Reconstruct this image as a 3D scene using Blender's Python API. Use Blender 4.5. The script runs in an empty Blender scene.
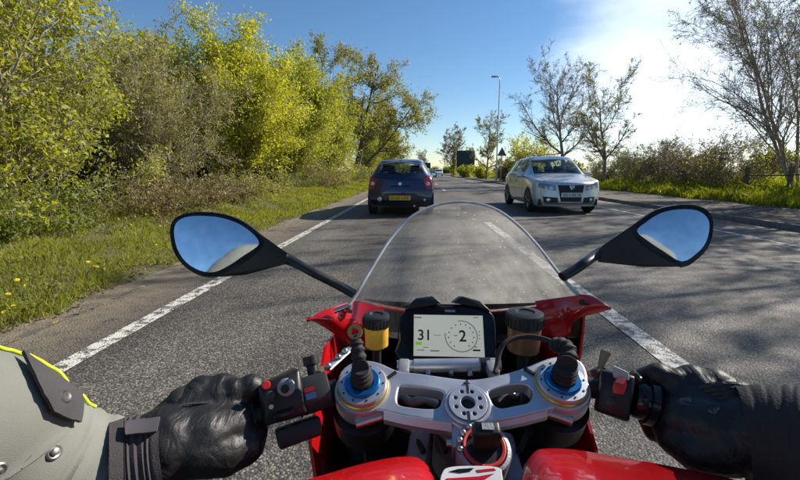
import bpy, bmesh, math, random
import numpy as np
from mathutils import Vector, Matrix
from mathutils.bvhtree import BVHTree

SC = bpy.context.scene
COL = SC.collection
R = math.radians

# ------------------------------------------------------------------ camera
CAM = Vector((0.0, 0.0, 1.10))            # chest height of a rider leaning over the tank
PITCH, YAW, FOC = math.atan(69 / 400), math.atan(18 / 400), 400.0
cam_data = bpy.data.cameras.new('camera')
cam_data.lens = 18.0
cam_data.sensor_width = 36.0
cam_data.clip_start = 0.02
cam_data.clip_end = 3000
cam = bpy.data.objects.new('camera', cam_data)
COL.objects.link(cam)
cam.location = CAM
cam.rotation_euler = (math.pi / 2 - PITCH, 0, YAW)
SC.camera = cam

# ------------------------------------------------------------------ sky, sun, exposure
SUN_AZ, SUN_EL = 60.0, 32.0               # degrees right of straight ahead, degrees up
world = bpy.data.worlds.new('World')
SC.world = world
world.use_nodes = True
wn, wl = world.node_tree.nodes, world.node_tree.links
wn.clear()
w_out = wn.new('ShaderNodeOutputWorld')
w_bg = wn.new('ShaderNodeBackground')
w_sky = wn.new('ShaderNodeTexSky')
w_sky.sky_type = 'NISHITA'
w_sky.sun_disc = False
w_sky.sun_elevation = R(SUN_EL)
w_sky.sun_rotation = R(SUN_AZ)
w_sky.altitude = 50
w_sky.air_density = 1.0
w_sky.dust_density = 0.1
w_sky.ozone_density = 3.0
w_bg.inputs['Strength'].default_value = 0.08
# sun and lens glare painted into the sky as white, with thin cloud wisps
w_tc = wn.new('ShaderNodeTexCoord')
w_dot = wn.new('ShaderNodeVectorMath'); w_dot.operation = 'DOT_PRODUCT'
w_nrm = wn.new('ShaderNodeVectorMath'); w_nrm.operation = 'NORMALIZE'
glare_dir = Vector((0.74, 1.0, 0.26)).normalized()
w_dot.inputs[1].default_value = glare_dir
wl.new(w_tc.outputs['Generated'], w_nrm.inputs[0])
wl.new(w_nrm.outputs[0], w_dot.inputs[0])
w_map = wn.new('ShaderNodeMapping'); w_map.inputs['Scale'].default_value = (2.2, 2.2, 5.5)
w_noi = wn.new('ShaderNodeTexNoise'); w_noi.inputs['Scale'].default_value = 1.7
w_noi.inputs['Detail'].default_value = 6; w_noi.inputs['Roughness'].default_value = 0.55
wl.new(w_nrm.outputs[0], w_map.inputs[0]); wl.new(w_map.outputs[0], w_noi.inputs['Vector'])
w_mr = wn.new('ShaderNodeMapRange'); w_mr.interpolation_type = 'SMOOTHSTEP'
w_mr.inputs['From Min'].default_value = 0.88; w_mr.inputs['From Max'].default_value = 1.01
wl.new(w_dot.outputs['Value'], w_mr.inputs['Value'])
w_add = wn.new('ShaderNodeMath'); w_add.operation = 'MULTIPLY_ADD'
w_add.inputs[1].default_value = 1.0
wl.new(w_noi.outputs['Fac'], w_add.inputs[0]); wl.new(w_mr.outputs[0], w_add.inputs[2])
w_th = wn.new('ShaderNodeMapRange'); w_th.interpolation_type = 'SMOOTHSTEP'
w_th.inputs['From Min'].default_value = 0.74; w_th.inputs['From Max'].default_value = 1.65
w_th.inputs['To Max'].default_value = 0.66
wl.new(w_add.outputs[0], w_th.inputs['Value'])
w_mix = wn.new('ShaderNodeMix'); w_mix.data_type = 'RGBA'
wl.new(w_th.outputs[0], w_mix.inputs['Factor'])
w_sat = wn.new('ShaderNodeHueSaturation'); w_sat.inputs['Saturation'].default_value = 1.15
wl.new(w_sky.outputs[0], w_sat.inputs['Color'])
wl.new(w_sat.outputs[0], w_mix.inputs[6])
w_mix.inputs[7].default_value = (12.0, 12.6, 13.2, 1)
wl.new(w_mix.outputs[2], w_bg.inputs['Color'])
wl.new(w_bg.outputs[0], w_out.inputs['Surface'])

sun_vec = Vector((math.sin(R(SUN_AZ)) * math.cos(R(SUN_EL)), math.cos(R(SUN_AZ)) * math.cos(R(SUN_EL)), math.sin(R(SUN_EL))))
sd = bpy.data.lights.new('sun', 'SUN')
sd.energy = 5.0
sd.angle = R(0.53)
sd.color = (1.0, 0.93, 0.82)
sun = bpy.data.objects.new('sun', sd)
COL.objects.link(sun)
sun.location = sun_vec * 200
sun.rotation_euler = sun_vec.to_track_quat('Z', 'Y').to_euler()

SC.view_settings.view_transform = 'Standard'
SC.view_settings.look = 'None'
SC.view_settings.gamma = 1.0
SC.view_settings.exposure = 0.70
SC.view_settings.use_curve_mapping = False
SC.render.engine = 'CYCLES'
SC.cycles.max_bounces = 8
SC.cycles.transparent_max_bounces = 24
SC.cycles.use_denoising = True

# ------------------------------------------------------------------ measuring helpers (photo pixel + real distance -> metres)
FW = Vector((-math.sin(YAW) * math.cos(PITCH), math.cos(YAW) * math.cos(PITCH), -math.sin(PITCH)))
RT = Vector((math.cos(YAW), math.sin(YAW), 0))
UP = RT.cross(FW)


def ray(px, py):
    return FW + RT * ((px - 400) / FOC) + UP * ((240 - py) / FOC)


def W(px, py, d):
    return CAM + ray(px, py) * d


def on_plane(px, py, o, n):
    r = ray(px, py)
    return CAM + r * ((o - CAM).dot(n) / r.dot(n))


# ------------------------------------------------------------------ object helpers
def tag(o, label=None, cat=None, group=None, kind=None):
    if label: o['label'] = label
    if cat: o['category'] = cat
    if group: o['group'] = group
    if kind: o['kind'] = kind
    return o


def empty(name, loc=(0, 0, 0), rz=0.0, parent=None):
    o = bpy.data.objects.new(name, None)
    o.empty_display_size = 0.1
    COL.objects.link(o)
    o.location = loc
    o.rotation_euler = (0, 0, rz)
    o.parent = parent
    return o


def link(name, me, mat=None, parent=None):
    o = bpy.data.objects.new(name, me)
    COL.objects.link(o)
    if mat is not None and not me.materials:
        me.materials.append(mat)
    if parent is not None:
        o.parent = parent
    return o


def copy_tree(o, parent=None):
    c = o.copy()
    COL.objects.link(c)
    c.parent = parent
    for ch in o.children:
        copy_tree(ch, c)
    return c


def np_mesh(name, verts, faces, smooth=False):
    """verts (n,3), faces (m,k) with constant k"""
    verts = np.asarray(verts, dtype=np.float32)
    faces = np.asarray(faces, dtype=np.int32)
    m, k = faces.shape
    me = bpy.data.meshes.new(name)
    me.vertices.add(len(verts))
    me.vertices.foreach_set('co', verts.ravel())
    me.loops.add(m * k)
    me.loops.foreach_set('vertex_index', faces.ravel())
    me.polygons.add(m)
    me.polygons.foreach_set('loop_start', np.arange(0, m * k, k, dtype=np.int32))
    me.polygons.foreach_set('loop_total', np.full(m, k, dtype=np.int32))
    me.polygons.foreach_set('use_smooth', np.full(m, smooth, dtype=bool))
    me.update(calc_edges=True)
    return me


def frame_of(d):
    d = d.normalized()
    a = Vector((0, 0, 1)) if abs(d.z) < 0.9 else Vector((1, 0, 0))
    x = a.cross(d).normalized()
    return x, d.cross(x)


class MB:
    """collects shapes into one mesh"""
    def __init__(s, M=None):
        s.v, s.f, s.M = [], [], M

    def _add(s, vs, fs):
        b = len(s.v)
        for p in vs:
            p = Vector(p)
            s.v.append(s.M @ p if s.M is not None else p)
        s.f += [tuple(b + i for i in f) for f in fs]
        return s

    def box(s, c, size, rot=None):
        c = Vector(c)
        h = Vector(size) * 0.5
        vs = []
        for sx in (-1, 1):
            for sy in (-1, 1):
                for sz in (-1, 1):
                    p = Vector((sx * h.x, sy * h.y, sz * h.z))
                    if rot is not None: p = rot @ p
                    vs.append(c + p)
        return s._add(vs, [(0, 1, 3, 2), (4, 6, 7, 5), (0, 4, 5, 1), (2, 3, 7, 6), (0, 2, 6, 4), (1, 5, 7, 3)])

    def tube(s, pts, rad, n=10, caps=True, flat=1.0, upv=None):
        pts = [Vector(p) for p in pts]
        if not hasattr(rad, '__len__'): rad = [rad] * len(pts)
        vs, fs = [], []
        x = None
        for i, p in enumerate(pts):
            a = pts[max(i - 1, 0)]; b = pts[min(i + 1, len(pts) - 1)]
            d = (b - a).normalized() if (b - a).length > 1e-9 else Vector((0, 0, 1))
            if x is None:
                if upv is not None:
                    x = Vector(upv).cross(d).normalized()
                else:
                    x, _ = frame_of(d)
            x = (x - d * x.dot(d)).normalized()
            y = d.cross(x)
            for k in range(n):
                t = 2 * math.pi * k / n
                vs.append(p + x * (math.cos(t) * rad[i]) + y * (math.sin(t) * rad[i] * flat))
        for i in range(len(pts) - 1):
            for k in range(n):
                k2 = (k + 1) % n
                fs.append((i * n + k, i * n + k2, (i + 1) * n + k2, (i + 1) * n + k))
        if caps:
            fs.append(tuple(range(n - 1, -1, -1)))
            fs.append(tuple((len(pts) - 1) * n + k for k in range(n)))
        return s._add(vs, fs)

    def lathe(s, prof, o=(0, 0, 0), ax=(0, 0, 1), n=24, closed=False):
        """prof: list of (radius, height) along axis"""
        o = Vector(o); ax = Vector(ax).normalized()
        x, y = frame_of(ax)
        vs, fs = [], []
        for r, h in prof:
            for k in range(n):
                t = 2 * math.pi * k / n
                vs.append(o + ax * h + (x * math.cos(t) + y * math.sin(t)) * max(r, 1e-5))
        m = len(prof)
        for i in range(m - 1):
            for k in range(n):
                k2 = (k + 1) % n
                fs.append((i * n + k, i * n + k2, (i + 1) * n + k2, (i + 1) * n + k))
        if closed:
            for k in range(n):
                k2 = (k + 1) % n
                fs.append(((m - 1) * n + k, (m - 1) * n + k2, k2, k))
        else:
            fs.append(tuple(range(n - 1, -1, -1)))
            fs.append(tuple((m - 1) * n + k for k in range(n)))
        return s._add(vs, fs)

    def grid(s, rows, loop=False):
        n = len(rows[0])
        vs = [p for r in rows for p in r]
        fs = []
        for i in range(len(rows) - 1):
            for k in range(n - (0 if loop else 1)):
                k2 = (k + 1) % n
                fs.append((i * n + k, i * n + k2, (i + 1) * n + k2, (i + 1) * n + k))
        return s._add(vs, fs)

    def poly(s, pts):
        return s._add(pts, [tuple(range(len(pts)))])

    def prism(s, pts, off):
        off = Vector(off)
        n = len(pts)
        a = [Vector(p) for p in pts]
        vs = a + [p + off for p in a]
        fs = [tuple(range(n - 1, -1, -1)), tuple(range(n, 2 * n))]
        fs += [(i, (i + 1) % n, n + (i + 1) % n, n + i) for i in range(n)]
        return s._add(vs, fs)

    def hull(s, pts):
        bm = bmesh.new()
        for p in pts: bm.verts.new(Vector(p))
        g = bmesh.ops.convex_hull(bm, input=bm.verts)
        bmesh.ops.delete(bm, geom=[e for e in g['geom_interior'] if isinstance(e, bmesh.types.BMVert)] , context='VERTS')
        bm.verts.index_update()
        vs = [v.co.copy() for v in bm.verts]
        fs = [tuple(v.index for v in f.verts) for f in bm.faces]
        bm.free()
        return s._add(vs, fs)

    def sphere(s, c, r, n=12, m=8, sc=(1, 1, 1)):
        c = Vector(c)
        vs, fs = [], []
        for i in range(m + 1):
            t = math.pi * i / m
            for k in range(n):
                p = 2 * math.pi * k / n
                q = Vector((math.sin(t) * math.cos(p) * sc[0], math.sin(t) * math.sin(p) * sc[1], math.cos(t) * sc[2])) * r
                vs.append(c + q)
        for i in range(m):
            for k in range(n):
                k2 = (k + 1) % n
                fs.append((i * n + k, (i + 1) * n + k, (i + 1) * n + k2, i * n + k2))
        return s._add(vs, fs)

    def mesh(s, name, smooth=True, bevel=0.0, seg=2, angle=40, solid=0.0, weld=True, subd=0):
        me = bpy.data.meshes.new(name)
        me.from_pydata([tuple(v) for v in s.v], [], s.f)
        bm = bmesh.new(); bm.from_mesh(me)
        if weld: bmesh.ops.remove_doubles(bm, verts=bm.verts, dist=1e-6)
        bmesh.ops.recalc_face_normals(bm, faces=bm.faces)
        if solid:
            bmesh.ops.solidify(bm, geom=bm.faces[:], thickness=solid)
        if subd:
            bmesh.ops.subdivide_edges(bm, edges=bm.edges[:], cuts=subd, use_grid_fill=True, smooth=0.0)
        if bevel:
            es = [e for e in bm.edges if len(e.link_faces) == 2 and e.calc_face_angle(0) > R(angle)]
            bmesh.ops.bevel(bm, geom=es, offset=bevel, segments=seg, affect='EDGES', profile=0.5, clamp_overlap=True)
        for f in bm.faces: f.smooth = smooth
        if smooth:
            for e in bm.edges:
                if len(e.link_faces) == 2 and e.calc_face_angle(0) > R(angle): e.smooth = False
        bm.to_mesh(me); bm.free()
        me.update()
        return me

    def build(s, name, mat, parent=None, **kw):
        return link(name, s.mesh(name, **kw), mat, parent)


def smooth_closed(pts, k=4):
    """Catmull-Rom through a closed list of points (any dimension tuple)"""
    P = [np.array(p, float) for p in pts]
    n = len(P); out = []
    for i in range(n):
        a, b, c, d = P[i - 1], P[i], P[(i + 1) % n], P[(i + 2) % n]
        for j in range(k):
            t = j / k
            out.append(tuple(0.5 * (2 * b + (c - a) * t + (2 * a - 5 * b + 4 * c - d) * t * t + (3 * b - a - 3 * c + d) * t ** 3)))
    return out


def smooth_open(pts, k=6):
    P = [np.array(p, float) for p in pts]
    P = [2 * P[0] - P[1]] + P + [2 * P[-1] - P[-2]]
    out = []
    for i in range(1, len(P) - 2):
        a, b, c, d = P[i - 1:i + 3]
        for j in range(k):
            t = j / k
            out.append(tuple(0.5 * (2 * b + (c - a) * t + (2 * a - 5 * b + 4 * c - d) * t * t + (3 * b - a - 3 * c + d) * t ** 3)))
    out.append(tuple(P[-2]))
    return out


def evaluated(o):
    bpy.context.view_layer.update()
    dg = bpy.context.evaluated_depsgraph_get()
    me = bpy.data.meshes.new_from_object(o.evaluated_get(dg), depsgraph=dg)
    d = o.data
    bpy.data.objects.remove(o)
    if d.users == 0:
        if isinstance(d, bpy.types.Mesh): bpy.data.meshes.remove(d)
        else: bpy.data.curves.remove(d)
    return me


def plate_mesh(outlines, M, thick, bevel=0.0015, res=2):
    """flat plate with holes: outlines are lists of 2D points (first = outer), M places it; z=0 is the top face"""
    cu = bpy.data.curves.new('plate', 'CURVE')
    cu.dimensions = '2D'; cu.fill_mode = 'BOTH'
    cu.extrude = thick / 2 - bevel; cu.bevel_depth = bevel; cu.bevel_resolution = res; cu.offset = -bevel
    for pts in outlines:
        sp = cu.splines.new('POLY')
        sp.points.add(len(pts) - 1)
        for q, p in zip(sp.points, pts): q.co = (p[0], p[1], 0, 1)
        sp.use_cyclic_u = True
    o = bpy.data.objects.new('plate', cu)
    COL.objects.link(o)
    me = evaluated(o)
    me.transform(M @ Matrix.Translation((0, 0, -thick / 2)))
    for p in me.polygons: p.use_smooth = False
    return me


def text_mesh(txt, size, M, thick=0.0002):
    cu = bpy.data.curves.new('t', 'FONT')
    cu.body = txt; cu.size = size; cu.align_x = 'CENTER'; cu.align_y = 'CENTER'; cu.extrude = thick; cu.offset = size * 0.012
    o = bpy.data.objects.new('t', cu)
    COL.objects.link(o)
    me = evaluated(o)
    me.transform(M)
    return me


def blob_mesh(caps, voxel=0.003, smooth=4, disp=0.0, dscale=0.02, extra=None):
    """tapered capsules fused into one continuous skin"""
    b = MB()
    for p0, p1, r0, r1 in caps:
        p0, p1 = Vector(p0), Vector(p1)
        d = p1 - p0
        L = max(d.length, 1e-5); u = d / L if d.length > 1e-5 else Vector((0, 0, 1))
        pts, rad = [], []
        for k in range(5):
            t = math.pi / 2 * (k / 4.0)
            pts.append(p0 - u * (r0 * math.cos(t))); rad.append(max(r0 * math.sin(t), 1e-4))
        for k in range(5):
            t = math.pi / 2 * (k / 4.0)
            pts.append(p1 + u * (r1 * math.sin(t))); rad.append(max(r1 * math.cos(t), 1e-4))
        b.tube(pts, rad, 14)
    if extra: extra(b)
    me = b.mesh('blob', weld=False)
    o = bpy.data.objects.new('blob', me)
    COL.objects.link(o)
    m = o.modifiers.new('r', 'REMESH'); m.mode = 'VOXEL'; m.voxel_size = voxel
    m = o.modifiers.new('s', 'SMOOTH'); m.iterations = smooth; m.factor = 0.5
    if disp:
        tx = bpy.data.textures.new('folds', 'CLOUDS'); tx.noise_scale = dscale; tx.noise_depth = 2
        m = o.modifiers.new('d', 'DISPLACE'); m.texture = tx; m.strength = disp; m.mid_level = 0.5; m.texture_coords = 'LOCAL'
    out = evaluated(o)
    for p in out.polygons: p.use_smooth = True
    return out


# ------------------------------------------------------------------ materials
def nodes_of(name):
    m = bpy.data.materials.new(name)
    m.use_nodes = True
    nt = m.node_tree
    return m, nt, nt.nodes['Principled BSDF']


def pm(name, col, rough=0.5, metal=0.0, var=0.12, scale=40.0, bump=0.0, bscale=None, coat=0.0, rvar=0.12, spec=0.5, trans=0.0, ior=1.45, emit=None, estr=0.0, aniso=None):
    """principled material with procedural colour, gloss and relief variation"""
    m, nt, b = nodes_of(name)
    N, L = nt.nodes, nt.links
    tc = N.new('ShaderNodeTexCoord')
    no = N.new('ShaderNodeTexNoise'); no.inputs['Scale'].default_value = scale; no.inputs['Detail'].default_value = 5
    if aniso:
        mp = N.new('ShaderNodeMapping'); mp.inputs['Scale'].default_value = aniso
        L.new(tc.outputs['Object'], mp.inputs[0]); L.new(mp.outputs[0], no.inputs['Vector'])
    else:
        L.new(tc.outputs['Object'], no.inputs['Vector'])
    cr = N.new('ShaderNodeValToRGB')
    cr.color_ramp.elements[0].position = 0.3; cr.color_ramp.elements[1].position = 0.7
    cr.color_ramp.elements[0].color = tuple(max(c * (1 - var), 0) for c in col) + (1,)
    cr.color_ramp.elements[1].color = tuple(min(c * (1 + var), 1) for c in col) + (1,)
    L.new(no.outputs['Fac'], cr.inputs[0]); L.new(cr.outputs[0], b.inputs['Base Color'])
    mr = N.new('ShaderNodeMapRange')
    mr.inputs['To Min'].default_value = max(rough - rvar, 0.02); mr.inputs['To Max'].default_value = min(rough + rvar, 1)
    L.new(no.outputs['Fac'], mr.inputs['Value']); L.new(mr.outputs[0], b.inputs['Roughness'])
    b.inputs['Metallic'].default_value = metal
    b.inputs['Coat Weight'].default_value = coat
    b.inputs['Coat Roughness'].default_value = 0.04
    b.inputs['Specular IOR Level'].default_value = spec
    b.inputs['Transmission Weight'].default_value = trans
    b.inputs['IOR'].default_value = ior
    if emit:
        b.inputs['Emission Color'].default_value = tuple(emit) + (1,)
        b.inputs['Emission Strength'].default_value = estr
    if bump:
        n2 = N.new('ShaderNodeTexNoise'); n2.inputs['Scale'].default_value = bscale or scale * 4; n2.inputs['Detail'].default_value = 4
        L.new(tc.outputs['Object'], n2.inputs['Vector'])
        bp = N.new('ShaderNodeBump'); bp.inputs['Strength'].default_value = 1.0; bp.inputs['Distance'].default_value = bump
        L.new(n2.outputs['Fac'], bp.inputs['Height']); L.new(bp.outputs[0], b.inputs['Normal'])
    return m


def leaf_mat(name, c0, c1, transl=0.45, rough=0.5):
    """leaf colours vary leaf by leaf and clump by clump; light passes through"""
    m, nt, b = nodes_of(name)
    N, L = nt.nodes, nt.links
    ge = N.new('ShaderNodeNewGeometry')
    tc = N.new('ShaderNodeTexCoord')
    no = N.new('ShaderNodeTexNoise'); no.inputs['Scale'].default_value = 0.9; no.inputs['Detail'].default_value = 2
    L.new(tc.outputs['Object'], no.inputs['Vector'])
    ad = N.new('ShaderNodeMath'); ad.operation = 'MULTIPLY_ADD'; ad.inputs[1].default_value = 0.55
    L.new(ge.outputs['Random Per Island'], ad.inputs[0])
    sb = N.new('ShaderNodeMath'); sb.operation = 'MULTIPLY_ADD'; sb.inputs[1].default_value = 1.3; sb.inputs[2].default_value = -0.42
    L.new(no.outputs['Fac'], sb.inputs[0]); L.new(sb.outputs[0], ad.inputs[2])
    mx = N.new('ShaderNodeMix'); mx.data_type = 'RGBA'; mx.clamp_factor = True
    mx.inputs[6].default_value = c0 + (1,); mx.inputs[7].default_value = c1 + (1,)
    L.new(ad.outputs[0], mx.inputs['Factor'])
    L.new(mx.outputs[2], b.inputs['Base Color'])
    b.inputs['Roughness'].default_value = rough
    b.inputs['Specular IOR Level'].default_value = 0.35
    tr = N.new('ShaderNodeBsdfTranslucent')
    hs = N.new('ShaderNodeHueSaturation'); hs.inputs['Value'].default_value = 1.5; hs.inputs['Saturation'].default_value = 1.1
    L.new(mx.outputs[2], hs.inputs['Color']); L.new(hs.outputs[0], tr.inputs['Color'])
    ms = N.new('ShaderNodeMixShader'); ms.inputs[0].default_value = transl
    L.new(b.outputs[0], ms.inputs[1]); L.new(tr.outputs[0], ms.inputs[2])
    L.new(ms.outputs[0], nt.nodes['Material Output'].inputs['Surface'])
    return m

# ================================================================== SETTING
def asphalt_mat():
    m, nt, b = nodes_of('asphalt')
    N, L = nt.nodes, nt.links
    tc = N.new('ShaderNodeTexCoord')
    vo = N.new('ShaderNodeTexVoronoi'); vo.inputs['Scale'].default_value = 92; vo.inputs['Randomness'].default_value = 1
    L.new(tc.outputs['Object'], vo.inputs['Vector'])
    # stone chips: each cell its own grey, from nearly black binder to pale flint
    sp = N.new('ShaderNodeSeparateColor'); L.new(vo.outputs['Color'], sp.inputs[0])
    cr = N.new('ShaderNodeValToRGB')
    e = cr.color_ramp.elements
    e[0].position = 0.0; e[0].color = (0.055, 0.050, 0.045, 1)
    e[1].position = 1.0; e[1].color = (0.30, 0.265, 0.215, 1)
    k = e.new(0.35); k.color = (0.098, 0.088, 0.077, 1)
    k = e.new(0.75); k.color = (0.165, 0.147, 0.123, 1)
    L.new(sp.outputs[0], cr.inputs[0])
    # binder between the chips
    gap = N.new('ShaderNodeMapRange'); gap.inputs['From Min'].default_value = 0.42; gap.inputs['From Max'].default_value = 0.75
    L.new(vo.outputs['Distance'], gap.inputs['Value'])
    mg = N.new('ShaderNodeMix'); mg.data_type = 'RGBA'
    mg.inputs[7].default_value = (0.05, 0.046, 0.042, 1)
    L.new(gap.outputs[0], mg.inputs['Factor']); L.new(cr.outputs[0], mg.inputs[6])
    # wear: broad patches and streaks along the road
    mp = N.new('ShaderNodeMapping'); mp.inputs['Scale'].default_value = (1.3, 0.22, 1)
    L.new(tc.outputs['Object'], mp.inputs[0])
    no = N.new('ShaderNodeTexNoise'); no.inputs['Scale'].default_value = 1.1; no.inputs['Detail'].default_value = 7; no.inputs['Roughness'].default_value = 0.62
    L.new(mp.outputs[0], no.inputs['Vector'])
    wr = N.new('ShaderNodeMapRange'); wr.inputs['From Min'].default_value = 0.3; wr.inputs['From Max'].default_value = 0.7
    wr.inputs['To Min'].default_value = 0.58; wr.inputs['To Max'].default_value = 1.28
    L.new(no.outputs['Fac'], wr.inputs['Value'])
    mu = N.new('ShaderNodeMix'); mu.data_type = 'RGBA'; mu.blend_type = 'MULTIPLY'; mu.inputs['Factor'].default_value = 1
    L.new(mg.outputs[2], mu.inputs[6]); L.new(wr.outputs[0], mu.inputs[7])
    # brown dust that gathers along the road edges
    sx = N.new('ShaderNodeSeparateXYZ'); L.new(tc.outputs['Object'], sx.inputs[0])
    d1 = N.new('ShaderNodeMapRange'); d1.inputs['From Min'].default_value = -1.95; d1.inputs['From Max'].default_value = -2.5
    L.new(sx.outputs[0], d1.inputs['Value'])
    d2 = N.new('ShaderNodeMapRange'); d2.inputs['From Min'].default_value = 5.7; d2.inputs['From Max'].default_value = 7.0
    L.new(sx.outputs[0], d2.inputs['Value'])
    da = N.new('ShaderNodeMath'); da.operation = 'MAXIMUM'; L.new(d1.outputs[0], da.inputs[0]); L.new(d2.outputs[0], da.inputs[1])
    dn = N.new('ShaderNodeMath'); dn.operation = 'MULTIPLY'; L.new(da.outputs[0], dn.inputs[0])
    n3 = N.new('ShaderNodeTexNoise'); n3.inputs['Scale'].default_value = 9; n3.inputs['Detail'].default_value = 6
    L.new(tc.outputs['Object'], n3.inputs['Vector'])
    n3r = N.new('ShaderNodeMapRange'); n3r.inputs['From Min'].default_value = 0.25; n3r.inputs['From Max'].default_value = 0.55; n3r.inputs['To Max'].default_value = 1.0
    L.new(n3.outputs['Fac'], n3r.inputs['Value']); L.new(n3r.outputs[0], dn.inputs[1])
    md = N.new('ShaderNodeMix'); md.data_type = 'RGBA'; md.inputs[7].default_value = (0.21, 0.17, 0.12, 1)
    L.new(dn.outputs[0], md.inputs['Factor']); L.new(mu.outputs[2], md.inputs[6])
    # tyre paths: binder polished off, a little paler, with a darker oil strip between them
    tw = N.new('ShaderNodeMath'); tw.operation = 'MULTIPLY_ADD'; tw.inputs[1].default_value = 3.6; tw.inputs[2].default_value = 0.35
    L.new(sx.outputs[0], tw.inputs[0])
    ts_ = N.new('ShaderNodeMath'); ts_.operation = 'SINE'; L.new(tw.outputs[0], ts_.inputs[0])
    tm = N.new('ShaderNodeMapRange'); tm.inputs['From Min'].default_value = -1; tm.inputs['From Max'].default_value = 1
    tm.inputs['To Min'].default_value = 0.84; tm.inputs['To Max'].default_value = 1.10
    L.new(ts_.outputs[0], tm.inputs['Value'])
    mt_ = N.new('ShaderNodeMix'); mt_.data_type = 'RGBA'; mt_.blend_type = 'MULTIPLY'; mt_.inputs['Factor'].default_value = 1
    L.new(md.outputs[2], mt_.inputs[6]); L.new(tm.outputs[0], mt_.inputs[7])
    L.new(mt_.outputs[2], b.inputs['Base Color'])
    b.inputs['Roughness'].default_value = 0.72
    b.inputs['Specular IOR Level'].default_value = 0.45
    # relief
    inv = N.new('ShaderNodeMath'); inv.operation = 'SUBTRACT'; inv.inputs[0].default_value = 1.0
    L.new(vo.outputs['Distance'], inv.inputs[1])
    ad = N.new('ShaderNodeMath'); ad.operation = 'MULTIPLY_ADD'; ad.inputs[1].default_value = 0.7
    L.new(sp.outputs[1], ad.inputs[0]); L.new(inv.outputs[0], ad.inputs[2])
    bp = N.new('ShaderNodeBump'); bp.inputs['Distance'].default_value = 0.0048; bp.inputs['Strength'].default_value = 0.85
    L.new(ad.outputs[0], bp.inputs['Height']); L.new(bp.outputs[0], b.inputs['Normal'])
    return m


def paint_mat(name, col, cover=0.55):
    """road paint worn off the tops of the chips"""
    m, nt, b = nodes_of(name)
    N, L = nt.nodes, nt.links
    tc = N.new('ShaderNodeTexCoord')
    vo = N.new('ShaderNodeTexVoronoi'); vo.inputs['Scale'].default_value = 95
    L.new(tc.outputs['Object'], vo.inputs['Vector'])
    no = N.new('ShaderNodeTexNoise'); no.inputs['Scale'].default_value = 14; no.inputs['Detail'].default_value = 6
    L.new(tc.outputs['Object'], no.inputs['Vector'])
    ad = N.new('ShaderNodeMath'); ad.operation = 'MULTIPLY_ADD'; ad.inputs[1].default_value = 0.32
    L.new(vo.outputs['Distance'], ad.inputs[0]); L.new(no.outputs['Fac'], ad.inputs[2])
    mr = N.new('ShaderNodeMapRange'); mr.inputs['From Min'].default_value = cover + 0.10; mr.inputs['From Max'].default_value = cover + 0.20
    L.new(ad.outputs[0], mr.inputs['Value'])
    mx = N.new('ShaderNodeMix'); mx.data_type = 'RGBA'
    mx.inputs[6].default_value = col + (1,); mx.inputs[7].default_value = (0.10, 0.095, 0.088, 1)
    L.new(mr.outputs[0], mx.inputs['Factor']); L.new(mx.outputs[2], b.inputs['Base Color'])
    b.inputs['Roughness'].default_value = 0.65
    bp = N.new('ShaderNodeBump'); bp.inputs['Distance'].default_value = 0.003; bp.invert = True
    L.new(vo.outputs['Distance'], bp.inputs['Height']); L.new(bp.outputs[0], b.inputs['Normal'])
    return m


def soil_mat(name, c0, c1, sc=6.0, bump=0.02):
    m, nt, b = nodes_of(name)
    N, L = nt.nodes, nt.links
    tc = N.new('ShaderNodeTexCoord')
    no = N.new('ShaderNodeTexNoise'); no.inputs['Scale'].default_value = sc; no.inputs['Detail'].default_value = 9; no.inputs['Roughness'].default_value = 0.7
    L.new(tc.outputs['Object'], no.inputs['Vector'])
    cr = N.new('ShaderNodeValToRGB')
    cr.color_ramp.elements[0].position = 0.35; cr.color_ramp.elements[0].color = c0 + (1,)
    cr.color_ramp.elements[1].position = 0.68; cr.color_ramp.elements[1].color = c1 + (1,)
    L.new(no.outputs['Fac'], cr.inputs[0]); L.new(cr.outputs[0], b.inputs['Base Color'])
    b.inputs['Roughness'].default_value = 0.95
    bp = N.new('ShaderNodeBump'); bp.inputs['Distance'].default_value = bump
    L.new(no.outputs['Fac'], bp.inputs['Height']); L.new(bp.outputs[0], b.inputs['Normal'])
    return m


M_ASPH = asphalt_mat()
M_WHITE_LINE = paint_mat('white_road_paint', (0.60, 0.575, 0.51), 0.53)
M_YELLOW_LINE = paint_mat('yellow_road_paint', (0.55, 0.36, 0.05), 0.40)
M_SOIL = soil_mat('verge_soil', (0.055, 0.06, 0.022), (0.12, 0.10, 0.05))
M_FIELD = soil_mat('field_grass', (0.06, 0.11, 0.018), (0.13, 0.18, 0.035), 3.0)
M_PATH = soil_mat('dusty_footpath', (0.05, 0.038, 0.028), (0.125, 0.098, 0.072), 9.0, 0.012)
M_KERB = pm('kerb_concrete', (0.17, 0.155, 0.14), 0.9, var=0.35, scale=9, bump=0.004, bscale=60)

rng = np.random.default_rng(7)


def sheet(name, x0, x1, y0, y1, z, mat, nx=1, ny=1, zf=None):
    xs = np.linspace(x0, x1, nx + 1); ys = np.linspace(y0, y1, ny + 1)
    X, Y = np.meshgrid(xs, ys)
    Z = np.full_like(X, z) if zf is None else zf(X, Y)
    v = np.stack([X.ravel(), Y.ravel(), Z.ravel()], 1)
    n = nx + 1
    i, j = np.meshgrid(np.arange(ny), np.arange(nx), indexing='ij')
    a = (i * n + j).ravel()
    o = link(name, np_mesh(name, v, np.stack([a, a + 1, a + n + 1, a + n], 1), True), mat)
    return tag(o, kind='structure')


def hump(X, Y):
    return 0.03 * np.sin(X * 2.1 + Y * 0.7) + 0.04 * np.sin(Y * 1.3 - X * 0.9) + 0.02 * np.sin(X * 5.3 + Y * 4.1)


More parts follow.
